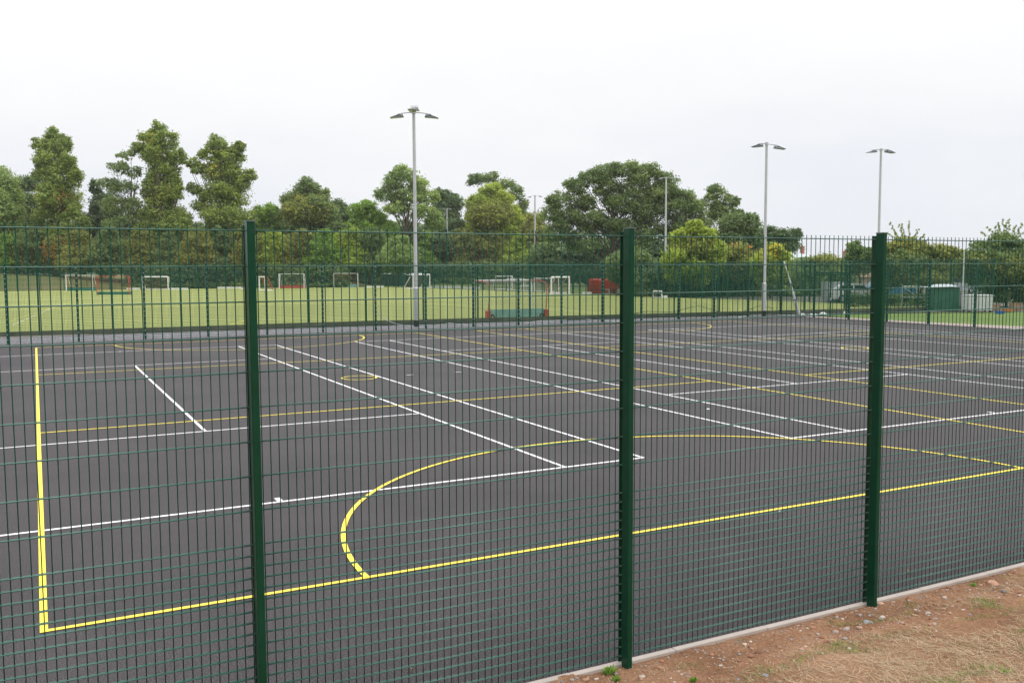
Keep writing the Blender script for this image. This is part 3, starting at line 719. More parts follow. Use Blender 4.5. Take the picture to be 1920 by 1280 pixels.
def football_goal(label, loc, rz, w=4.0, h=1.9, fr='white_metal', stay='white_metal', net='net', r=.045, depth_=1.2, base=True):
    root = thing('football_goal', label, 'goal', loc, rz, 'goals on the turf pitch')
    for sx in (-1, 1):
        p = MB(); p.tube([(sx*w/2,0,0),(sx*w/2,0,h)], r, 10); p.build('goal_post', M[fr], root)
        f = MB(); f.tube([(sx*w/2,.02,h),(sx*w/2,.35,h-.02),(sx*w/2,depth_,.06)], r*.6, 8); f.build('back_stay', M[stay], root)
        if base: b = MB(); b.tube([(sx*w/2,.05,.045),(sx*w/2,depth_,.045)], r*.9, 8); b.build('base_bar', M[fr], root)
    c = MB(); c.tube([(-w/2,0,h),(w/2,0,h)], r, 10); c.build('crossbar', M[fr], root)
    if base: b = MB(); b.tube([(-w/2,depth_,.045),(w/2,depth_,.045)], r*.9, 8); b.build('base_bar', M[fr], root)
    n_ = MB(); k = max(6, int(w/.13)); grid_net(n_, (-w/2,.35,h-.03),(w/2,.35,h-.03),(w/2,depth_,.08),(-w/2,depth_,.08), k, 14)
    n_.build('net', M[net], root)
    return root
RZ = -YAW
def mid(u0, u1, v): p = G((u0+u1)/2, v); p[2] = 0; return p
hockey_goal('white framed goal with green backboard, leftmost on the pitch', mid(122,176,545.5), RZ-.02, board='teal_dark', net='net_red')
hockey_goal('red sided goal with low green board, nearest of the left goals', mid(182,242,553), RZ+.05, fr='red_metal', board='teal_dark', side='red_metal', net='net_red', depth_=.9, bh=.35, r=.03)
football_goal('plain white goal, third from the left', mid(267,315,543), RZ, w=3.75, h=1.85, r=.085, net='net_red')
football_goal('small white goal turned sideways with red stays beside the first near post', mid(488,496,545), RZ-.9, w=1.9, h=1.85, r=.09, stay='red_metal', net='net_red', depth_=1.1)
hockey_goal('white goal with dark red backboard', mid(525,569,541), RZ, board='red_metal', net='net')
hockey_goal('white goal with pale teal board and red left side', mid(628,669,539), RZ+.12, board='teal_board', side='red_metal', net='net_red')
football_goal('white goal seen from its side with a long slanting stay, right of the tall floodlight', mid(781,800,541), RZ+.9, w=3.4, h=2.0, r=.08, net='net_red', depth_=1.9)
football_goal('bulky white goal with red stays left of the red shelter', mid(1034,1067,552), RZ+.1, w=1.95, h=1.87, r=.085, stay='red_metal', net='net_red', depth_=1.4)
football_goal('white goal with slanting stay between bulky goal and red shelter', mid(1040,1076,549), RZ+1.1, w=3.2, h=1.85, r=.04, net='net', depth_=1.6)
football_goal('tall white goal in the stack left of the bulky goal', mid(928,961,543), RZ+.2, w=2.4, h=1.78, r=.07, net='net')
football_goal('white goal folded against the stacked goals', mid(946,984,545), RZ-.5, w=2.6, h=1.5, r=.05, net='net', depth_=.8)
football_goal('low white goal in the middle of the goal stack', mid(977,997,546), RZ, w=1.4, h=.65, r=.05, net='net', depth_=.6)
football_goal('white goal with many bars just left of the bulky goal', mid(1002,1040,547), RZ-.15, w=2.5, h=1.6, r=.06, net='net', depth_=.9)
football_goal('mini white goal alone to the right of the second near post', mid(1225,1240,559), RZ-.2, w=.82, h=.66, r=.045, net='net', depth_=.6)
football_goal('mini white goal in front of the red shelter', mid(1131,1142,551), RZ, w=.68, h=.5, r=.04, net='net', depth_=.5)
football_goal('mini white goal beside the right end of the red shelter', mid(1158,1172,552), RZ, w=.85, h=.5, r=.04, net='net', depth_=.5)
# large near goal seen from behind
pgl = G(915,600); pgr = G(1023,596.5)
root = thing('hockey_goal', 'large hockey goal on wheels with red uprights standing nearest the court', 'goal', ((pgl+pgr)/2), math.atan2(pgr[1]-pgl[1], pgr[0]-pgl[0]), 'goals on the turf pitch')
w = float(np.linalg.norm(pgr-pgl))
off = Vector((-.38, 1.1, 0))
for sx in (-1, 1):
    mb = MB(); b = Vector((sx*w/2, 0, 0)); mb.tube([b+Vector((0,0,.45)), b+Vector((.04,0,.62)), b+Vector((.08,0,1.0)), b+Vector((.08,0,1.8)), b+Vector((.02,.05,2.05)), b+off*.35+Vector((0,0,2.16)), b+off+Vector((0,0,2.16))], .03, 10)
    mb.build('upright', M['red_metal'], root, smooth=True)
    mb = MB(); mb.bbox(sx*w/2-.11, sx*w/2+.11, -.16, .16, .02, .52, .02); mb.build('weight_box', M['red_metal'], root)
    mb = MB(); cx = sx*w/2-sx*.02+.24*(1 if sx < 0 else -1)
    for q, r_ in ((.02, .15),): mb.tube([(cx,-.03,.16),(cx,.05,.16)], r_, 20)
    o = mb.build('wheel', M['black'], root); h_ = MB(); h_.tube([(cx,-.04,.16),(cx,.06,.16)], .06, 12); h_.build('wheel_hub', M['galv'], o)
    mb = MB(); q = b+off; mb.bbox(q.x-.04, q.x+.04, q.y-.04, q.y+.04, .02, 2.16, .01); mb.build('goal_post', M['white_metal'], root)
mb = MB(); mb.box(-w/2+off.x-.04, w/2+off.x+.04, off.y-.04, off.y+.04, 2.165, 2.23); mb.build('crossbar', M['white_metal'], root)
mb = MB(); mb.box(-w/2+.12, w/2-.12, -.02, .02, .12, .58); mb.box(-w/2+.12, w/2-.12, -.026, -.021, .34, .36); mb.build('backboard', M['teal_board'], root)
mb = MB(); mb.box(-w/2+.12, w/2-.12, .03, .10, .05, .11); mb.build('bottom_rail', M['galv'], root)
mb = MB(); o3 = np.array(off)
grid_net(mb, (-w/2,0,.58),(w/2,0,.58),(w/2+.05,.05,2.05),(-w/2+.05,.05,2.05), 34, 14, .0035)
grid_net(mb, (-w/2+off.x,off.y,2.16),(w/2+off.x,off.y,2.16),(w/2,.05,2.05),(-w/2,.05,2.05), 34, 8, .0035)
for sx in (-1,1): grid_net(mb, (sx*w/2,0,.5),(sx*w/2+off.x,off.y,.5),(sx*w/2+off.x,off.y,2.1),(sx*w/2,0,2.05), 10, 14, .0035)
mb.build('net', M['net'], root)

# low white barriers lying by the far touch line
for (u0, u1, v, lb) in [(318,352,543,'flat white board right of the third goal from the left'),(406,452,541,'long flat white board left of the first near post'),(452,476,542,'short white board hidden partly by the first near post'),
                    (238,262,543,'white board left of the plain white goal'),(683,719,539,'cream flat board left of the green shed'),(806,866,540,'long white board right of the tall floodlight'),(866,900,541.5,'thin white board left of the large hockey goal'),
                    (1092,1110,552,'white board touching the red shelter'),(1180,1196,553.5,'white board right of the second near post'),(1240,1251,559,'white board by the lone mini goal')]:
    p = mid(u0, u1, v); L = (u1-u0)*depth(p)/F_PX
    mb = MB(); mb.bbox(-L/2, L/2, -.12, .12, .0, .24, .02); mb.box(-L/2+.05, L/2-.05, -.14, .14, .241, .27)
    o = mb.build('barrier_board', M['white_metal'], loc=p); o.rotation_euler = (0,0,RZ); tag(o, lb, 'board', 'low boards around the pitch')

# ------------------------------------------------------------------ red team shelter
p = mid(1108,1161,551); root = thing('team_shelter', 'red curved roof team shelter on the far side of the pitch', 'shelter', p, RZ+.28)
Lh = 1.6; prof = [(0,0),(0,.9),(.06,1.25),(.22,1.5),(.5,1.63),(.85,1.64),(1.25,1.55)]   # (depth from back, height)
mb = MB(); t_ = .03
for i in range(len(prof)-1):
    (d0,z0),(d1,z1) = prof[i], prof[i+1]
    y0, y1 = 1.1-d0, 1.1-d1
    n_ = Vector((0, z1-z0, -(y1-y0))).normalized()*t_
    v = [(-Lh,y0,z0),(Lh,y0,z0),(Lh,y1,z1),(-Lh,y1,z1)]; v += [(x,y+n_.y,z+n_.z) for x,y,z in v]
    mb.add(v, [(0,1,2,3),(7,6,5,4),(0,4,5,1),(1,5,6,2),(2,6,7,3),(3,7,4,0)])
mb.build('shell', M['red_panel'], root)
for sx in (-1, 1):
    poly = [(1.1-d, z-.012) for d, z in prof]+[(-.10,1.2),(.25,.5),(.25,.0)]
    mb = MB(); n = len(poly); x0, x1 = sorted((sx*Lh, sx*(Lh+.05)))
    vs = [(x0,y,max(z,0)) for y,z in poly]+[(x1,y,max(z,0)) for y,z in poly]
    mb.add(vs, [tuple(range(n)), tuple(range(2*n-1,n-1,-1))]+[(i,n+i,n+(i+1)%n,(i+1)%n) for i in range(n)])
    mb.build('end_panel', M['pink_panel'] if sx > 0 else M['red_panel'], root)
mb = MB(); mb.tube([(-Lh,-.14,1.56),(Lh,-.14,1.56)], .03, 8); mb.build('front_rail', M['pink_panel'], root)
mb = MB(); mb.box(-Lh+.1, Lh-.1, .62, .98, .42, .46); mb.box(-Lh+.2,-Lh+.25,.65,.95,0,.42); mb.box(Lh-.25,Lh-.2,.65,.95,0,.42); mb.build('bench', M['black'], root)

# ------------------------------------------------------------------ sheds, yard, vehicles
def shed(name, label, loc, rz, w, d, h, rh, wall, roof, cat='shed'):
    root = thing(name, label, cat, loc, rz)
    mb = MB(); mb.box(-w/2, w/2, 0, d, -.02, h)
    k = int(w/.15)
    for i in range(k): mb.box(-w/2+i*w/k+.01, -w/2+(i+1)*w/k-.01, -.012, 0.001, .02, h-.02)
    mb.build('wall', M[wall], root)
    mb = MB(); e = .12
    mb.add([(-w/2-e,-e,h+.005),(w/2+e,-e,h+.005),(w/2+e,d+e,h+.005),(-w/2-e,d+e,h+.005),(-w/2*.55,d/2,h+rh),(w/2*.55,d/2,h+rh)],
           [(3,2,1,0),(0,1,5,4),(1,2,5),(2,3,4,5),(3,0,4)]); mb.build('roof', M[roof], root)
    mb = MB(); mb.box(-.35,.35,-.03,-.0125,.03,h*.85); mb.build('door', M[wall], root)
    return root
shed('shed', 'dark green shed with pale roof beyond the far pitch fence', mid(718,760,535), RZ, 3.8, 2.6, 1.9, .45, 'shed_green', 'roof_pale')
shed('shed', 'low shed with pale sloping roof half hidden by the tall floodlight', mid(768,802,536), RZ+.3, 3.2, 2.4, 1.75, .4, 'shed_green', 'roof_pale')
shed('storage_shed', 'green metal storage shed with pale hipped roof in the right yard', mid(1752,1796,583), RZ-.1, 1.62, 1.5, 1.5, .2, 'green_box', 'roof_pale', 'shed')
# pale cabinet
root = thing('cabinet', 'light grey steel cabinet behind the double gate', 'cabinet', mid(1548,1586,567), RZ)
mb = MB(); mb.bbox(-.82,.82,0,1.2,0,1.55,.02); mb.build('body', M['grey_cab'], root)
for sx in (-1,1):
    mb = MB(); mb.box(min(sx*.03,sx*.74), max(sx*.03,sx*.74), -.02,-.002,.08,1.46); o = mb.build('door', M['grey_cab'], root)
    mb = MB(); mb.box(sx*.10-.015, sx*.10+.015,-.045,-.021,.65,.85); mb.build('handle', M['black'], o)
mb = MB(); mb.box(-.86,.86,-.05,1.24,1.551,1.60); mb.build('lid', M['roof_pale'], root)
# ribbed white bin
root = thing('waste_container', 'ribbed pale grey container on short legs beside the green shed', 'container', mid(1816,1861,585.5), RZ)
mb = MB(); mb.bbox(-.76,.76,0,.9,.12,1.02,.02)
for i in range(9): mb.box(-.72+i*.165,-.68+i*.165,-.025,.001,.16,.98)
mb.build('body', M['white_box'], root)
mb = MB(); mb.bbox(-.8,.8,-.05,.95,1.021,1.08,.02); mb.build('lid', M['white_box'], root)
for sx in (-1,1):
    for yy in (.08,.8):
        mb = MB(); mb.tube([(sx*.66-.03,yy,.06),(sx*.66+.03,yy,.06)], .06, 12); mb.build('wheel', M['black'], root)
def car(label, u0, u1, D, zt, paint_, rz=0., van=False, group='vehicles parked beyond the yard'):
    p = atD((u0+u1)/2, 560, D); p[2] = 0
    L = 4.3; Hh = zt
    root = thing('parked_van' if van else 'parked_car', label, 'van' if van else 'car', p, RZ+rz, group)
    if van: poly = [(-2.15,.3),(2.15,.3),(2.15,.95),(1.95,1.1),(1.45,Hh-.05),(1.3,Hh),(-2.1,Hh),(-2.15,Hh-.1)]
    else: poly = [(-2.15,.3),(2.15,.3),(2.15,.78),(1.9,.88),(1.05,.98),(.45,Hh-.05),(.2,Hh),(-1.2,Hh),(-1.5,Hh-.06),(-2.05,.98),(-2.15,.85)]
    mb = MB(); mb.prism(poly, -.85, .85); mb.build('body', M[paint_], root)
    mb = MB()
    if van: mb.prism([(1.38,Hh-.16),(1.78,1.15),(.5,1.15),(.5,Hh-.16)], -.862, -.851); mb.prism([(.4,Hh-.18),(.4,1.15),(-.8,1.15),(-.8,Hh-.18)], -.862, -.851)
    else: mb.prism([(.38,Hh-.13),(.88,1.0),(-.35,1.0),(-.35,Hh-.13)], -.862, -.851); mb.prism([(-.45,Hh-.13),(-.45,1.0),(-1.75,1.0),(-1.38,Hh-.13)], -.862, -.851)
    mb.build('window', M['glass'], root)
    for wx in (-1.35, 1.35):
        mb = MB(); mb.tube([(wx,-.875,.31),(wx,-.68,.31)], .31, 20); o = mb.build('wheel', M['black'], root)
        mb = MB(); mb.tube([(wx,-.885,.31),(wx,-.8751,.31)], .19, 14); mb.build('rim', M['galv'], o)
    mb = MB(); mb.box(2.151,2.17,-.7,-.4,.6,.74); mb.build('headlight', M['lamp_glass'], root)
    return root
car('white parked car behind the double gate', 1560, 1640, 74, 1.5, 'car_white', .1)
car('teal blue parked car half hidden by the third near post', 1632, 1700, 84, 1.42, 'car_blue', -.1)
car('silver grey van above the green storage shed', 1766, 1812, 96, 2.15, 'car_silver', .2, True)
# beige building & houses
root = thing('building', 'low beige building with a brown roof behind the cabinet', 'building', mid(1592,1660,545) if False else atD(1618,520,118)*np.array([1,1,0]), RZ)
mb = MB(); mb.box(-3.2,3.2,0,5,0,1.5); mb.build('wall', M['beige'], root)
mb = MB(); mb.add([(-3.4,-.3,1.505),(3.4,-.3,1.505),(3.4,5.3,1.505),(-3.4,5.3,1.505),(-3.4,2.5,2.3),(3.4,2.5,2.3)], [(3,2,1,0),(0,1,5,4),(1,2,5),(2,3,4,5),(3,0,4)]); mb.build('roof', M['wood'], root)
mb = MB(); mb.box(-2.4,-1.9,-.12,-.001,0,2.2); mb.box(-2.95,-2.6,-.1,-.001,0,2.0); mb.build('pillar', M['beige'], root)
def house(label, u, v_ridge, D, w, rz, wall, roof, chim=1):
    p = atD(u, 500, D); p[2] = 0; zr = atD(u, v_ridge, D)[2]
    root = thing('house', label, 'house', p, RZ+rz); e = zr-2.6
    mb = MB(); mb.box(-w/2,w/2,0,6,0,e); mb.add([(-w/2,0,e),(-w/2,6,e),(-w/2,3,zr-.1),(w/2,0,e),(w/2,6,e),(w/2,3,zr-.1)], [(0,2,1),(3,4,5)]); mb.build('wall', M[wall], root)
    mb = MB(); mb.add([(-w/2-.3,-.4,e+.02),(w/2+.3,-.4,e+.02),(w/2+.3,3,zr),(-w/2-.3,3,zr),(w/2+.3,6.4,e+.02),(-w/2-.3,6.4,e+.02)], [(0,1,2,3),(3,2,4,5)]); mb.build('roof', M[roof], root)
    mb = MB(); cx = w/2-1.2 if chim > 0 else -w/2+1.2; mb.bbox(cx-.45,cx+.45,2.6,3.4,e,zr+1.4,.03); mb.bbox(cx-.55,cx+.55,2.5,3.5,zr+1.401,zr+1.55,.03); mb.tube([(cx,3,zr+1.5),(cx,3,zr+1.95)],.16,8); mb.build('chimney', M['brick'], root)
    for x in (-w/4, w/4):
        mb = MB(); mb.box(x-.5,x+.5,-.03,-.001,e-1.6,e-.5); f_ = mb.build('window', M['glass'], root)
        mb = MB(); mb.box(x-.56,x+.56,-.05,-.031,e-1.68,e-1.6); mb.box(x-.02,x+.02,-.05,-.031,e-1.599,e-.5); mb.build('window_frame', M['white_metal'], f_)
house('far house with a pale grey roof and brick chimney left of the far hill', 1498, 473, 230, 6.5, .1, 'render', 'roof_pale')
house('far brick house left of the third near post', 1577, 483, 210, 5, -.2, 'brick', 'brick', 1)
# galvanised frame, pole, crates
root = thing('steel_frame', 'grey tube frame standing left of the green storage shed', 'frame', mid(1692,1738,580), RZ)
for x in (-.85,.85,.25):
    mb = MB(); mb.tube([(x,0,0),(x,0,1.55 if x != .25 else 1.2)], .03, 8); mb.build('leg', M['galv'], root)
mb = MB(); mb.tube([(-.85,0,1.55),(.85,0,1.5)], .03, 8); mb.tube([(-.85,0,.8),(.85,0,.8)], .022, 8); mb.tube([(-.85,0,1.5),(.25,0,.8)], .02, 8); mb.build('rail', M['galv'], root)
p = mid(1803,1805,583); mb = MB(); mb.tube([(0,0,0),(0,0,1.2),(0,0,3.75)], [.05,.045,.035], 12); mb.tube([(0,0,3.75),(0,0,3.8)], .05, 12)
tag(mb.build('thin_pole', M['galv'], loc=p), 'thin grey pole right of the green storage shed', 'pole')
def crate(label, u, v, mat, w=.5, h=.3):
    mb = MB(); p = mid(u-1, u+1, v)
    mb.box(-w/2,w/2,0,.4,0,.03); mb.box(-w/2,w/2,-.002,.02,.031,h); mb.box(-w/2,w/2,.38,.402,.031,h); mb.box(-w/2-.002,-w/2+.02,.021,.379,.031,h); mb.box(w/2-.02,w/2+.002,.021,.379,.031,h); mb.box(-w/2-.015,w/2+.015,-.02,-.003,h-.05,h)
    o = mb.build('crate', M[mat], loc=p); o.rotation_euler = (0,0,RZ+.2); tag(o, label, 'crate')
crate('blue plastic crate at the edge of the yard under the wide low tree', 1879, 588, 'blue_plastic', .36, .16)
crate('orange plastic crate behind the blue crate', 1893, 584, 'orange_plastic', .6, .14)
crate('wooden crate left of the blue crate in the yard', 1868, 582, 'wood', .5, .4)
crate('wooden crate at the right edge under the wide low tree', 1908, 582, 'wood', .7, .5)
# white globe near hedge
p = atD(155, 484, 146); mb = MB(); pole = p.copy()
root = thing('globe_lamp', 'small white globe lamp on a post in front of the left bushes', 'lamp', (p[0],p[1],0))
mb = MB(); mb.tube([(0,0,0),(0,0,p[2]-.18)], .04, 8); mb.build('pole', M['shed_green'], root)
me = bpy.data.meshes.new('globe'); import bmesh
bm = bmesh.new(); bmesh.ops.create_uvsphere(bm, u_segments=16, v_segments=10, radius=.2); bm.to_mesh(me); bm.free(); me.materials.append(M['bulb']); link('globe', me, root, (0,0,p[2]))

# leaning wrapped pole, heaps of sheet, ropes
pb_ = G(1498,592); pt = atD(1470,490,depth(pb_)-.3)
mb = MB(); pts = []; rad = []
for i in range(15):
    t = i/14; q = pb_+(pt-pb_)*t; q = q+np.array([.05*math.sin(t*3.1),0,0]); pts.append(tuple(q)); rad.append(.10*(1-t)**2.2+.03+.012*math.sin(i*2.3))
mb.tube(pts, rad, 10)
root = thing('wrapped_pole', 'leaning white wrapped pole by the far corner of the court', 'pole', (0,0,0))
mb.build('pole', M['sheet'], root, smooth=True)
for i in (4,8):
    mb = MB(); mb.tube([pts[i], tuple((3*np.array(pts[i])+np.array(pts[i+1]))/4)], rad[i]+.006, 10); mb.build('tape', M['black'], root)
def heap(label, u, v, w, h, mat, seed, name='sheet_heap', cat='plastic sheet'):
    rs = random.Random(seed); bm = bmesh.new(); bmesh.ops.create_icosphere(bm, subdivisions=3, radius=1)
    for q in bm.verts:
        n_ = noise.noise(q.co*2.1+Vector((seed,0,0)))*.35+noise.noise(q.co*5+Vector((0,seed,0)))*.22
        q.co *= 1+n_; q.co.x *= w/2; q.co.y *= w/3; q.co.z = max(-.02, q.co.z*h)
    me = bpy.data.meshes.new(name); bm.to_mesh(me); bm.free(); me.materials.append(M[mat])
    o = link(name, me, None, mid(u-.5,u+.5,v), RZ); tag(o, label, cat, 'crumpled white sheets at the court corner'); return o
heap('crumpled white sheet right of the leaning pole foot', 1524, 591.5, .55, .12, 'sheet', 3)
heap('crumpled white sheet in front of the double gate', 1543, 590.5, .5, .16, 'sheet', 4)
heap('crumpled white sheet against the leaning pole foot', 1504, 591.5, .5, .13, 'sheet', 5)
heap('crumpled white sheet by the right gate post', 1586, 588.5, .35, .16, 'sheet', 6)
def cable(name, label, pts, r, mat):
    P_ = [Vector(p) for p in pts]; out = []
    for i in range(len(P_)-1):
        p0 = P_[max(i-1,0)]; p1 = P_[i]; p2 = P_[i+1]; p3 = P_[min(i+2,len(P_)-1)]
        for k in range(10):
            t = k/10; out.append(.5*((2*p1)+(-p0+p2)*t+(2*p0-5*p1+4*p2-p3)*t*t+(-p0+3*p1-3*p2+p3)*t**3))
    out.append(P_[-1]); mb = MB(); mb.tube(out, r, 6); tag(mb.build(name, M[mat], smooth=True), label, 'rope')
cable('rope', 'pale rope sagging from the fence left of the tall floodlight foot', [tuple(atD(u,v,44.6)) for u,v in [(709,583),(720,597),(740,606),(765,611)]]+[tuple(G(782,613.5,.02)),tuple(G(815,612.5,.02)),tuple(G(830,608,.12)),tuple(G(846,606,.14)),tuple(G(865,609,.02)),tuple(G(905,611.5,.02))], .016, 'rope')
cable('rope', 'dark rope looping over the turf behind the fence, right of the second near post', [tuple(G(u,v,.03)) for u,v in [(1185,588),(1215,584),(1262,584),(1290,577),(1312,574),(1335,580),(1368,588),(1405,580),(1425,573),(1450,578)]], .018, 'rope_dark')
cable('rope', 'pale hose lying along the gravel beyond the second near post', [tuple(G(u,v,.02)) for u,v in [(985,607),(1010,602),(1040,601),(1070,598.5),(1095,598),(1120,601),(1150,603),(1185,601)]], .018, 'rope')
cable('rope', 'pale hose lying on the gravel by the second tallest floodlight', [tuple(G(u,v,.02)) for u,v in [(1385,595),(1400,592),(1415,590.5),(1440,590),(1462,590.5),(1490,591.5)]], .02, 'rope')
# small bits on the court
bits = [(1463,960,.06,'sheet','small white scrap of paper beside the near yellow base line'),(597,752,0,None,None),(1328,767,.07,'sheet','tiny white scrap on the middle court')]
for (u, v, s, m_, lb) in bits:
    if not m_: continue
    p = G(u, v, .012); mb = MB(); mb.add([(-s/2,-s/5,0),(s/2,-s/4,.004),(s/2.2,s/4,.012),(0,s/3,.02),(-s/2,s/5,.006)], [(0,1,3,4),(1,2,3)])
    o = mb.build('paper_scrap', M[m_], loc=p); tag(o, lb, 'litter')
def leafbit(label, u, v, s, seed):
    rs = random.Random(seed); p = G(u, v, .012); mb = MB()
    pts = []
    for i in range(10):
        a = 2*PI*i/10; r_ = s*(1 if i % 2 == 0 else .55)*rs.uniform(.7,1.1); pts.append((math.cos(a)*r_, math.sin(a)*r_*.7, .012*rs.random()+.014*abs(math.sin(a*2))))
    mb.add([(0,0,.004)]+pts, [(0,i+1,(i+1)%10+1) for i in range(10)])
    o = mb.build('fallen_leaf', M['brown_leaf'], loc=p); o.rotation_euler = (0,0,rs.random()*6); tag(o, label, 'leaf', 'dead leaves on the asphalt')
M['brown_leaf'] = plain('dry_leaf', (.24, .14, .09), .8, var=.3, scale=20)
leafbit('curled dry leaf at the foot of the fence right of the third near post', 1703, 1071, .035, 1)
leafbit('reddish dry leaf on the asphalt left of the third near post', 1583, 1018, .025, 2)
leafbit('dry leaf on the asphalt just beyond the fence, bottom centre', 772, 1257, .025, 3)
leafbit('tiny dry leaf on the asphalt left of the second near post', 1030, 1146, .022, 4)

# ------------------------------------------------------------------ foreground soil bank
def soil_z(x, y):
    d = max(0, -2.686-y)
    if y > -2.686: return -.02+(-2.686-y)*.25+.045*max(0, noise.noise(Vector((x*2.6, 0, 31))))+.010*noise.noise(Vector((x*28, y*28, 9)))
    base = -.018+.022*min(1, d/.12)+.03*max(0, noise.noise(Vector((x*2.6, 0, 31))))*max(0, 1-d*6)+.20*max(0, d-.25)+.02*max(0, d-1.0)**1.0
    n = .018*noise.noise(Vector((x*3, y*3, 0)))+.010*noise.noise(Vector((x*11, y*11, 4)))+.006*noise.noise(Vector((x*28, y*28, 9)))
    return base+n*(.35+min(1, d*2.5))
def soil_bank():
    xs_ = list(np.arange(-12, 2.2, .3))+list(np.arange(2.2, 10.4, .018))+list(np.arange(10.4, 24, .3))
    ys_ = list(np.arange(-15, -5.4, .3))+list(np.arange(-5.4, -2.650, .018))
    nx = len(xs_); V = [(x, y, soil_z(x, y)) for y in ys_ for x in xs_]
    Fc = [(j*nx+i, j*nx+i+1, (j+1)*nx+i+1, (j+1)*nx+i) for j in range(len(ys_)-1) for i in range(nx-1)]
    me = bpy.data.meshes.new('soil_bank'); me.from_pydata(V, [], Fc); me.polygons.foreach_set('use_smooth', [True]*len(Fc)); me.materials.append(soil())
    tag(link('soil_bank', me), 'bare reddish soil rising towards the viewer at bottom right', None, None, 'structure')
soil_bank()
def density(x, y):   # straw lies further from the fence
    d = -2.74-y
    return min(1, max(0, (d-.42)*1.1+1.1*noise.noise(Vector((x*1.2, y*1.8, 7)))+.45*noise.noise(Vector((x*4, y*5, 2)))))**1.2
def blades(name, n, mat, lmin, lmax, w, up, fn, seed, label):
    rs = random.Random(seed); V = []; Fc = []; c = 0
    while c < n:
        x = rs.uniform(2.6, 10.2); y = rs.uniform(-5.3, -2.73)
        if rs.random() > fn(x, y): continue
        c += 1; z = soil_z(x, y); a = rs.uniform(0, 2*PI); L = rs.uniform(lmin, lmax); u_ = rs.uniform(*up)
        dx, dy = math.cos(a), math.sin(a); sx, sy = -dy*w/2, dx*w/2; b = rs.uniform(-.4,.4); o = len(V)
        for t, ww in ((0,1),(.5,.8),(1,.1)):
            px_ = x+dx*L*t*math.cos(u_)-dy*L*b*t*t; py_ = y+dy*L*t*math.cos(u_)+dx*L*b*t*t; pz = z+.003+L*math.sin(u_)*t*(1-.35*t)
            V += [(px_+sx*ww, py_+sy*ww, pz), (px_-sx*ww, py_-sy*ww, pz+.0005)]
        Fc += [(o,o+1,o+3,o+2),(o+2,o+3,o+5,o+4)]
    me = bpy.data.meshes.new(name); me.from_pydata(V, [], Fc); me.materials.append(mat)
    tag(link(name, me), label, 'grass', None, 'stuff')
straw = islandmat('straw', [(0,(.17,.11,.065)),(.5,(.34,.25,.15)),(1,(.52,.41,.27))], .8, .15)
blades('dry_grass', 42000, straw, .03, .11, .0028, (0, .35), density, 11, 'dry straw and dead grass lying on the soil')
greeng = islandmat('green_grass', [(0,(.07,.12,.02)),(.6,(.16,.24,.05)),(1,(.32,.36,.10))], .7, .3)
def gd(x, y):
    v = noise.noise(Vector((x*2.2, y*2.8, 21)))+.35*noise.noise(Vector((x*6, y*7, 3)))
    d = -2.74-y
    s = max(0, (v-.27)*3)
    # ragged green line running roughly parallel to the fence
    s = max(s, max(0, .75-abs(d-.75-.12*math.sin(x*2.1))*7)*(.3+.9*max(0, noise.noise(Vector((x*1.7,0,5)))+.3)))
    return s*.8
blades('grass', 9000, greeng, .015, .05, .0035, (.5, 1.4), gd, 12, 'sparse short green grass growing through the straw')
# pebbles
def pebbles():
    rs = random.Random(3); V = []; Fc = []
    bm = bmesh.new(); bmesh.ops.create_icosphere(bm, subdivisions=1, radius=1); bv = [v.co.copy() for v in bm.verts]; bf = [tuple(v.index for v in f.verts) for f in bm.faces]; bm.free()
    n = 0
    while n < 3800:
        x = rs.uniform(2.7, 10.3); d = abs(rs.gauss(0, .42)); y = -2.725-d
        if d > 2.3: continue
        n += 1; s = min(.026, .0035*math.exp(rs.gauss(0, .62))*1.5); sx, sy, sz = s*rs.uniform(.7,1.4), s*rs.uniform(.7,1.2), s*rs.uniform(.4,.8); a = rs.random()*6.3; o = len(V); z = soil_z(x, y)+sz*.25
        ca, sa = math.cos(a), math.sin(a)
        for q in bv:
            k = 1+rs.uniform(-.16,.16); X, Y, Z = q.x*sx*k, q.y*sy*k, q.z*sz*k; V.append((x+X*ca-Y*sa, y+X*sa+Y*ca, z+Z))
        Fc += [tuple(i+o for i in f) for f in bf]
    me = bpy.data.meshes.new('pebbles'); me.from_pydata(V, [], Fc)
    me.materials.append(islandmat('pebble', [(0,(.17,.07,.04)),(.35,(.30,.15,.09)),(.6,(.36,.24,.17)),(.78,(.20,.20,.21)),(.94,(.40,.33,.27)),(1,(.50,.44,.38))], .8))
    tag(link('pebbles', me), 'scattered pebbles and lumps of red soil along the edging', 'pebbles', None, 'stuff')
pebbles()
# larger single stones
def stone(label, u, v, s, col, seed):
    d = ray(u, v); p = G(u, v, 0.)
    for _ in range(12): p = G(u, v, soil_z(p[0], p[1]))
    rs = random.Random(seed); bm = bmesh.new(); bmesh.ops.create_icosphere(bm, subdivisions=2, radius=s)
    for q in bm.verts:
        q.co *= 1+.35*noise.noise(q.co/s*1.3+Vector((seed,0,0))); q.co.z *= .55; q.co.x *= 1.2
    me = bpy.data.meshes.new('stone'); bm.to_mesh(me); bm.free(); me.materials.append(plain('stone_'+str(seed), col, .85, var=.2, scale=30))
    o = link('stone', me, None, (p[0], p[1], p[2]+s*.15), rs.random()*3); tag(o, label, 'stone', 'stones on the soil')
stone('flat pinkish brick fragment near the right edge', 1862, 1094, .045, (.42,.24,.16), 1)
stone('pale rounded stone right of the third near post foot', 1652, 1132, .028, (.45,.29,.19), 2)
stone('grey blue stone just right of the third near post', 1657, 1118, .022, (.19,.20,.22), 3)
stone('pale cream pebble below the third near post', 1590, 1141, .020, (.50,.44,.34), 4)
stone('grey stone at the foot of the second near post', 1181, 1250, .020, (.25,.26,.28), 5)
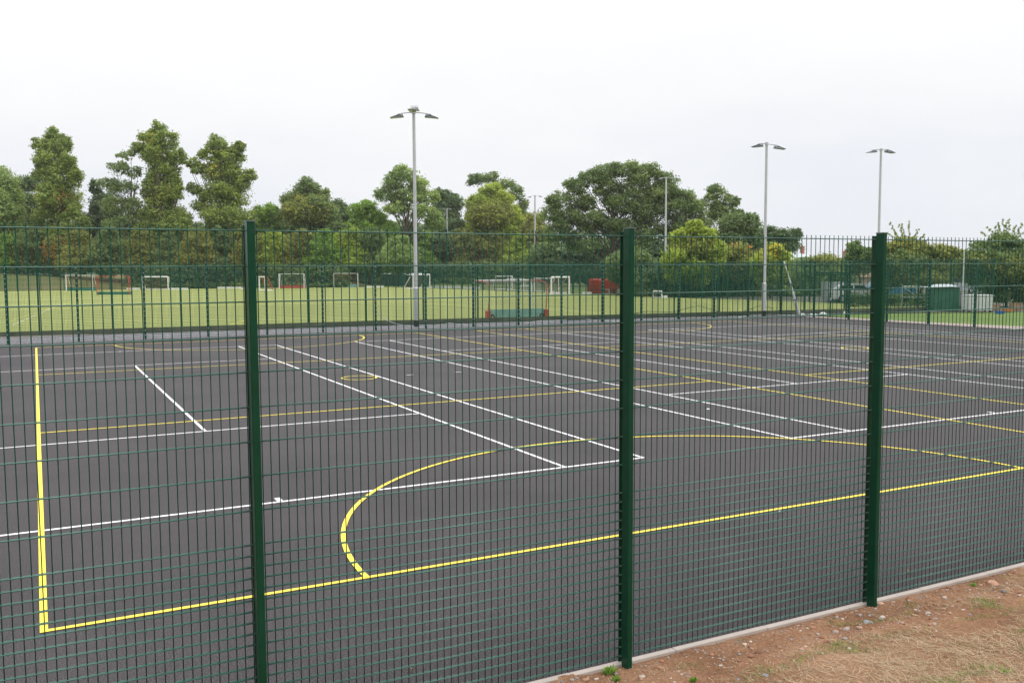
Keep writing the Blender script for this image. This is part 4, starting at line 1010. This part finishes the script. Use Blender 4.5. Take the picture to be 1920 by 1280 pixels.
stone('dark brown clod right of the second near post', 1422, 1223, .022, (.16,.07,.045), 6)
stone('dark slate chip near the right edge', 1882, 1109, .024, (.12,.12,.13), 7)
stone('grey stone between the second and third near posts', 1624, 1166, .024, (.24,.25,.27), 8)
# leafy weeds
weedm = islandmat('weed_leaves', [(0,(.09,.20,.02)),(1,(.22,.36,.05))], .6, .3)
def weed(label, u, v, n, L, seed):
    p = G(u, v, 0.)
    for _ in range(12): p = G(u, v, soil_z(p[0], p[1]))
    rs = random.Random(seed); mb = MB()
    for i in range(n):
        a = rs.uniform(0, 2*PI); l = L*rs.uniform(.5,1.1); t = rs.uniform(.4,1.3); w = l*.14; o = Vector((rs.uniform(-1,1)*L*.5, rs.uniform(-1,1)*L*.35, 0))
        dx, dy = math.cos(a), math.sin(a); c, s = math.cos(t), math.sin(t)
        pts = [o, o+Vector((dx*l*.5*c-dy*w, dy*l*.5*c+dx*w, l*.5*s)), o+Vector((dx*l*c, dy*l*c, l*s*.8)), o+Vector((dx*l*.5*c+dy*w, dy*l*.5*c-dx*w, l*.5*s))]
        mb.add(pts, [(0,1,2,3)])
    tag(mb.build('weed', weedm, loc=p), label, 'weed', 'green weeds in the soil')
weed('bright green leafy weed below the second near post', 1142, 1262, 60, .07, 1)
weed('small green weed at the bottom edge right of the second near post', 1155, 1276, 40, .05, 2)
weed('low green weed patch on the soil left of the bottom right corner', 1300, 1277, 60, .04, 3)
weed('small green weed by the edging right of the third near post', 1824, 1098, 40, .04, 4)
weed('green weed at the bottom right corner', 1885, 1262, 50, .04, 5)
weed('small yellowish weed by the edging near the second near post', 1705, 1105, 25, .03, 6)

# ------------------------------------------------------------------ air
hb = MB(); hb.box(-260, 900, -60, 1050, -1.5, 60)
hm = bpy.data.materials.new('air'); hm.use_nodes = True; hn = hm.node_tree
for q in list(hn.nodes): hn.nodes.remove(q)
pv = N(hn, 'ShaderNodeVolumePrincipled'); pv.inputs['Color'].default_value = (.93, .96, 1, 1); pv.inputs['Density'].default_value = .00017; pv.inputs['Anisotropy'].default_value = .2
ho = N(hn, 'ShaderNodeOutputMaterial'); hn.links.new(pv.outputs[0], ho.inputs['Volume'])
tag(hb.build('haze', hm), 'thin pale haze in the air', 'haze', None, 'stuff')
# ------------------------------------------------------------------ sky and light
w = bpy.data.worlds.new('World'); scene.world = w; w.use_nodes = True; nt = w.node_tree
for n_ in list(nt.nodes): nt.nodes.remove(n_)
SUN_EL, SUN_AZ = math.radians(50), math.radians(150)   # azimuth clockwise from +y
sky = N(nt, 'ShaderNodeTexSky', sky_type='NISHITA'); sky.sun_disc = False; sky.sun_elevation = SUN_EL; sky.sun_rotation = SUN_AZ
skm = N(nt, 'ShaderNodeVectorMath', operation='SCALE'); skm.inputs['Scale'].default_value = .10; nt.links.new(sky.outputs[0], skm.inputs[0])
tc = N(nt, 'ShaderNodeTexCoord'); sp = N(nt, 'ShaderNodeSeparateXYZ'); nt.links.new(tc.outputs['Generated'], sp.inputs[0])
mx = N(nt, 'ShaderNodeMath', operation='MAXIMUM'); mx.inputs[1].default_value = 0; nt.links.new(sp.outputs['Z'], mx.inputs[0])
def math_(op, a, b):
    n_ = N(nt, 'ShaderNodeMath', operation=op)
    for i, v in enumerate((a, b)):
        if hasattr(v, 'links'): nt.links.new(v, n_.inputs[i])
        else: n_.inputs[i].default_value = v
    return n_.outputs[0]
s = mx.outputs[0]
lum = math_('ADD', math_('ADD', math_('MULTIPLY', s, .04), math_('MULTIPLY', math_('MULTIPLY', s, s), 2.3)), .925)
mp = N(nt, 'ShaderNodeMapping'); mp.inputs['Scale'].default_value = (1, 1, 3.2); nt.links.new(tc.outputs['Generated'], mp.inputs[0])
cl = noise_tex(nt, 2.1, 5, .55, vec=mp.outputs[0])
lum = math_('MULTIPLY', lum, math_('ADD', math_('MULTIPLY', cl, .20), .915))
cc = ramp(nt, lum, [(.94, (.925, .947, 1.005)), (1.25, (.99, .99, 1.0))])
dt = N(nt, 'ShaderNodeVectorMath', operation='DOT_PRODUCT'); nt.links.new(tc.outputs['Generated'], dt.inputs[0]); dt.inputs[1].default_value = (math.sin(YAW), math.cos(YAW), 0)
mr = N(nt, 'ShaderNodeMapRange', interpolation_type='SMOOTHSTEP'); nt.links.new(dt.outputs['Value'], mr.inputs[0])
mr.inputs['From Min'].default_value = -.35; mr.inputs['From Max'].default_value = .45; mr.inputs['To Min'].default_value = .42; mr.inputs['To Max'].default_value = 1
hz = math_('MINIMUM', math_('MULTIPLY', s, 2.2), 1.0)          # added dimming of the low sky behind the viewer, darkens fence reflections
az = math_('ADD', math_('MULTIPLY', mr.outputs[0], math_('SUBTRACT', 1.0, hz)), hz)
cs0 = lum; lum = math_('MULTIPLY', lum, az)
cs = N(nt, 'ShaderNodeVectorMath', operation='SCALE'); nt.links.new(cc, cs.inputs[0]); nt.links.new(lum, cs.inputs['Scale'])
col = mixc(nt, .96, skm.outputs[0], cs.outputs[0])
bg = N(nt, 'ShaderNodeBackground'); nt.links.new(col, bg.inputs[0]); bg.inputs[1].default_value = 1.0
out = N(nt, 'ShaderNodeOutputWorld'); nt.links.new(bg.outputs[0], out.inputs[0])
sl = bpy.data.lights.new('sun', 'SUN'); sl.energy = 1.3; sl.angle = math.radians(14); sl.color = (1, .97, .92)
so = bpy.data.objects.new('sun', sl); COL.objects.link(so)
sd_ = Vector((math.sin(SUN_AZ)*math.cos(SUN_EL), math.cos(SUN_AZ)*math.cos(SUN_EL), math.sin(SUN_EL)))
so.rotation_euler = (-sd_).to_track_quat('-Z', 'Y').to_euler()

# ------------------------------------------------------------------ camera
cd = bpy.data.cameras.new('camera'); cam = bpy.data.objects.new('camera', cd); COL.objects.link(cam)
cd.sensor_width = 36; cd.lens = F_PX/1920*36; cd.clip_start = .1; cd.clip_end = 8000
c0 = Vector(ray(960, 640)); ex = (Vector(ray(961, 640))-c0).normalized(); fz = c0.normalized(); ey = ex.cross(fz)
mat = Matrix(((ex.x, ey.x, -fz.x, CAM[0]), (ex.y, ey.y, -fz.y, CAM[1]), (ex.z, ey.z, -fz.z, CAM[2]), (0,0,0,1)))
cam.matrix_world = mat
scene.camera = cam
scene.render.engine = 'CYCLES'
scene.cycles.max_bounces = 6; scene.cycles.diffuse_bounces = 3; scene.cycles.glossy_bounces = 3; scene.cycles.transmission_bounces = 2
scene.cycles.use_denoising = True
scene.view_settings.view_transform = 'Standard'; scene.view_settings.look = 'None'; scene.view_settings.exposure = 0; scene.view_settings.gamma = 1
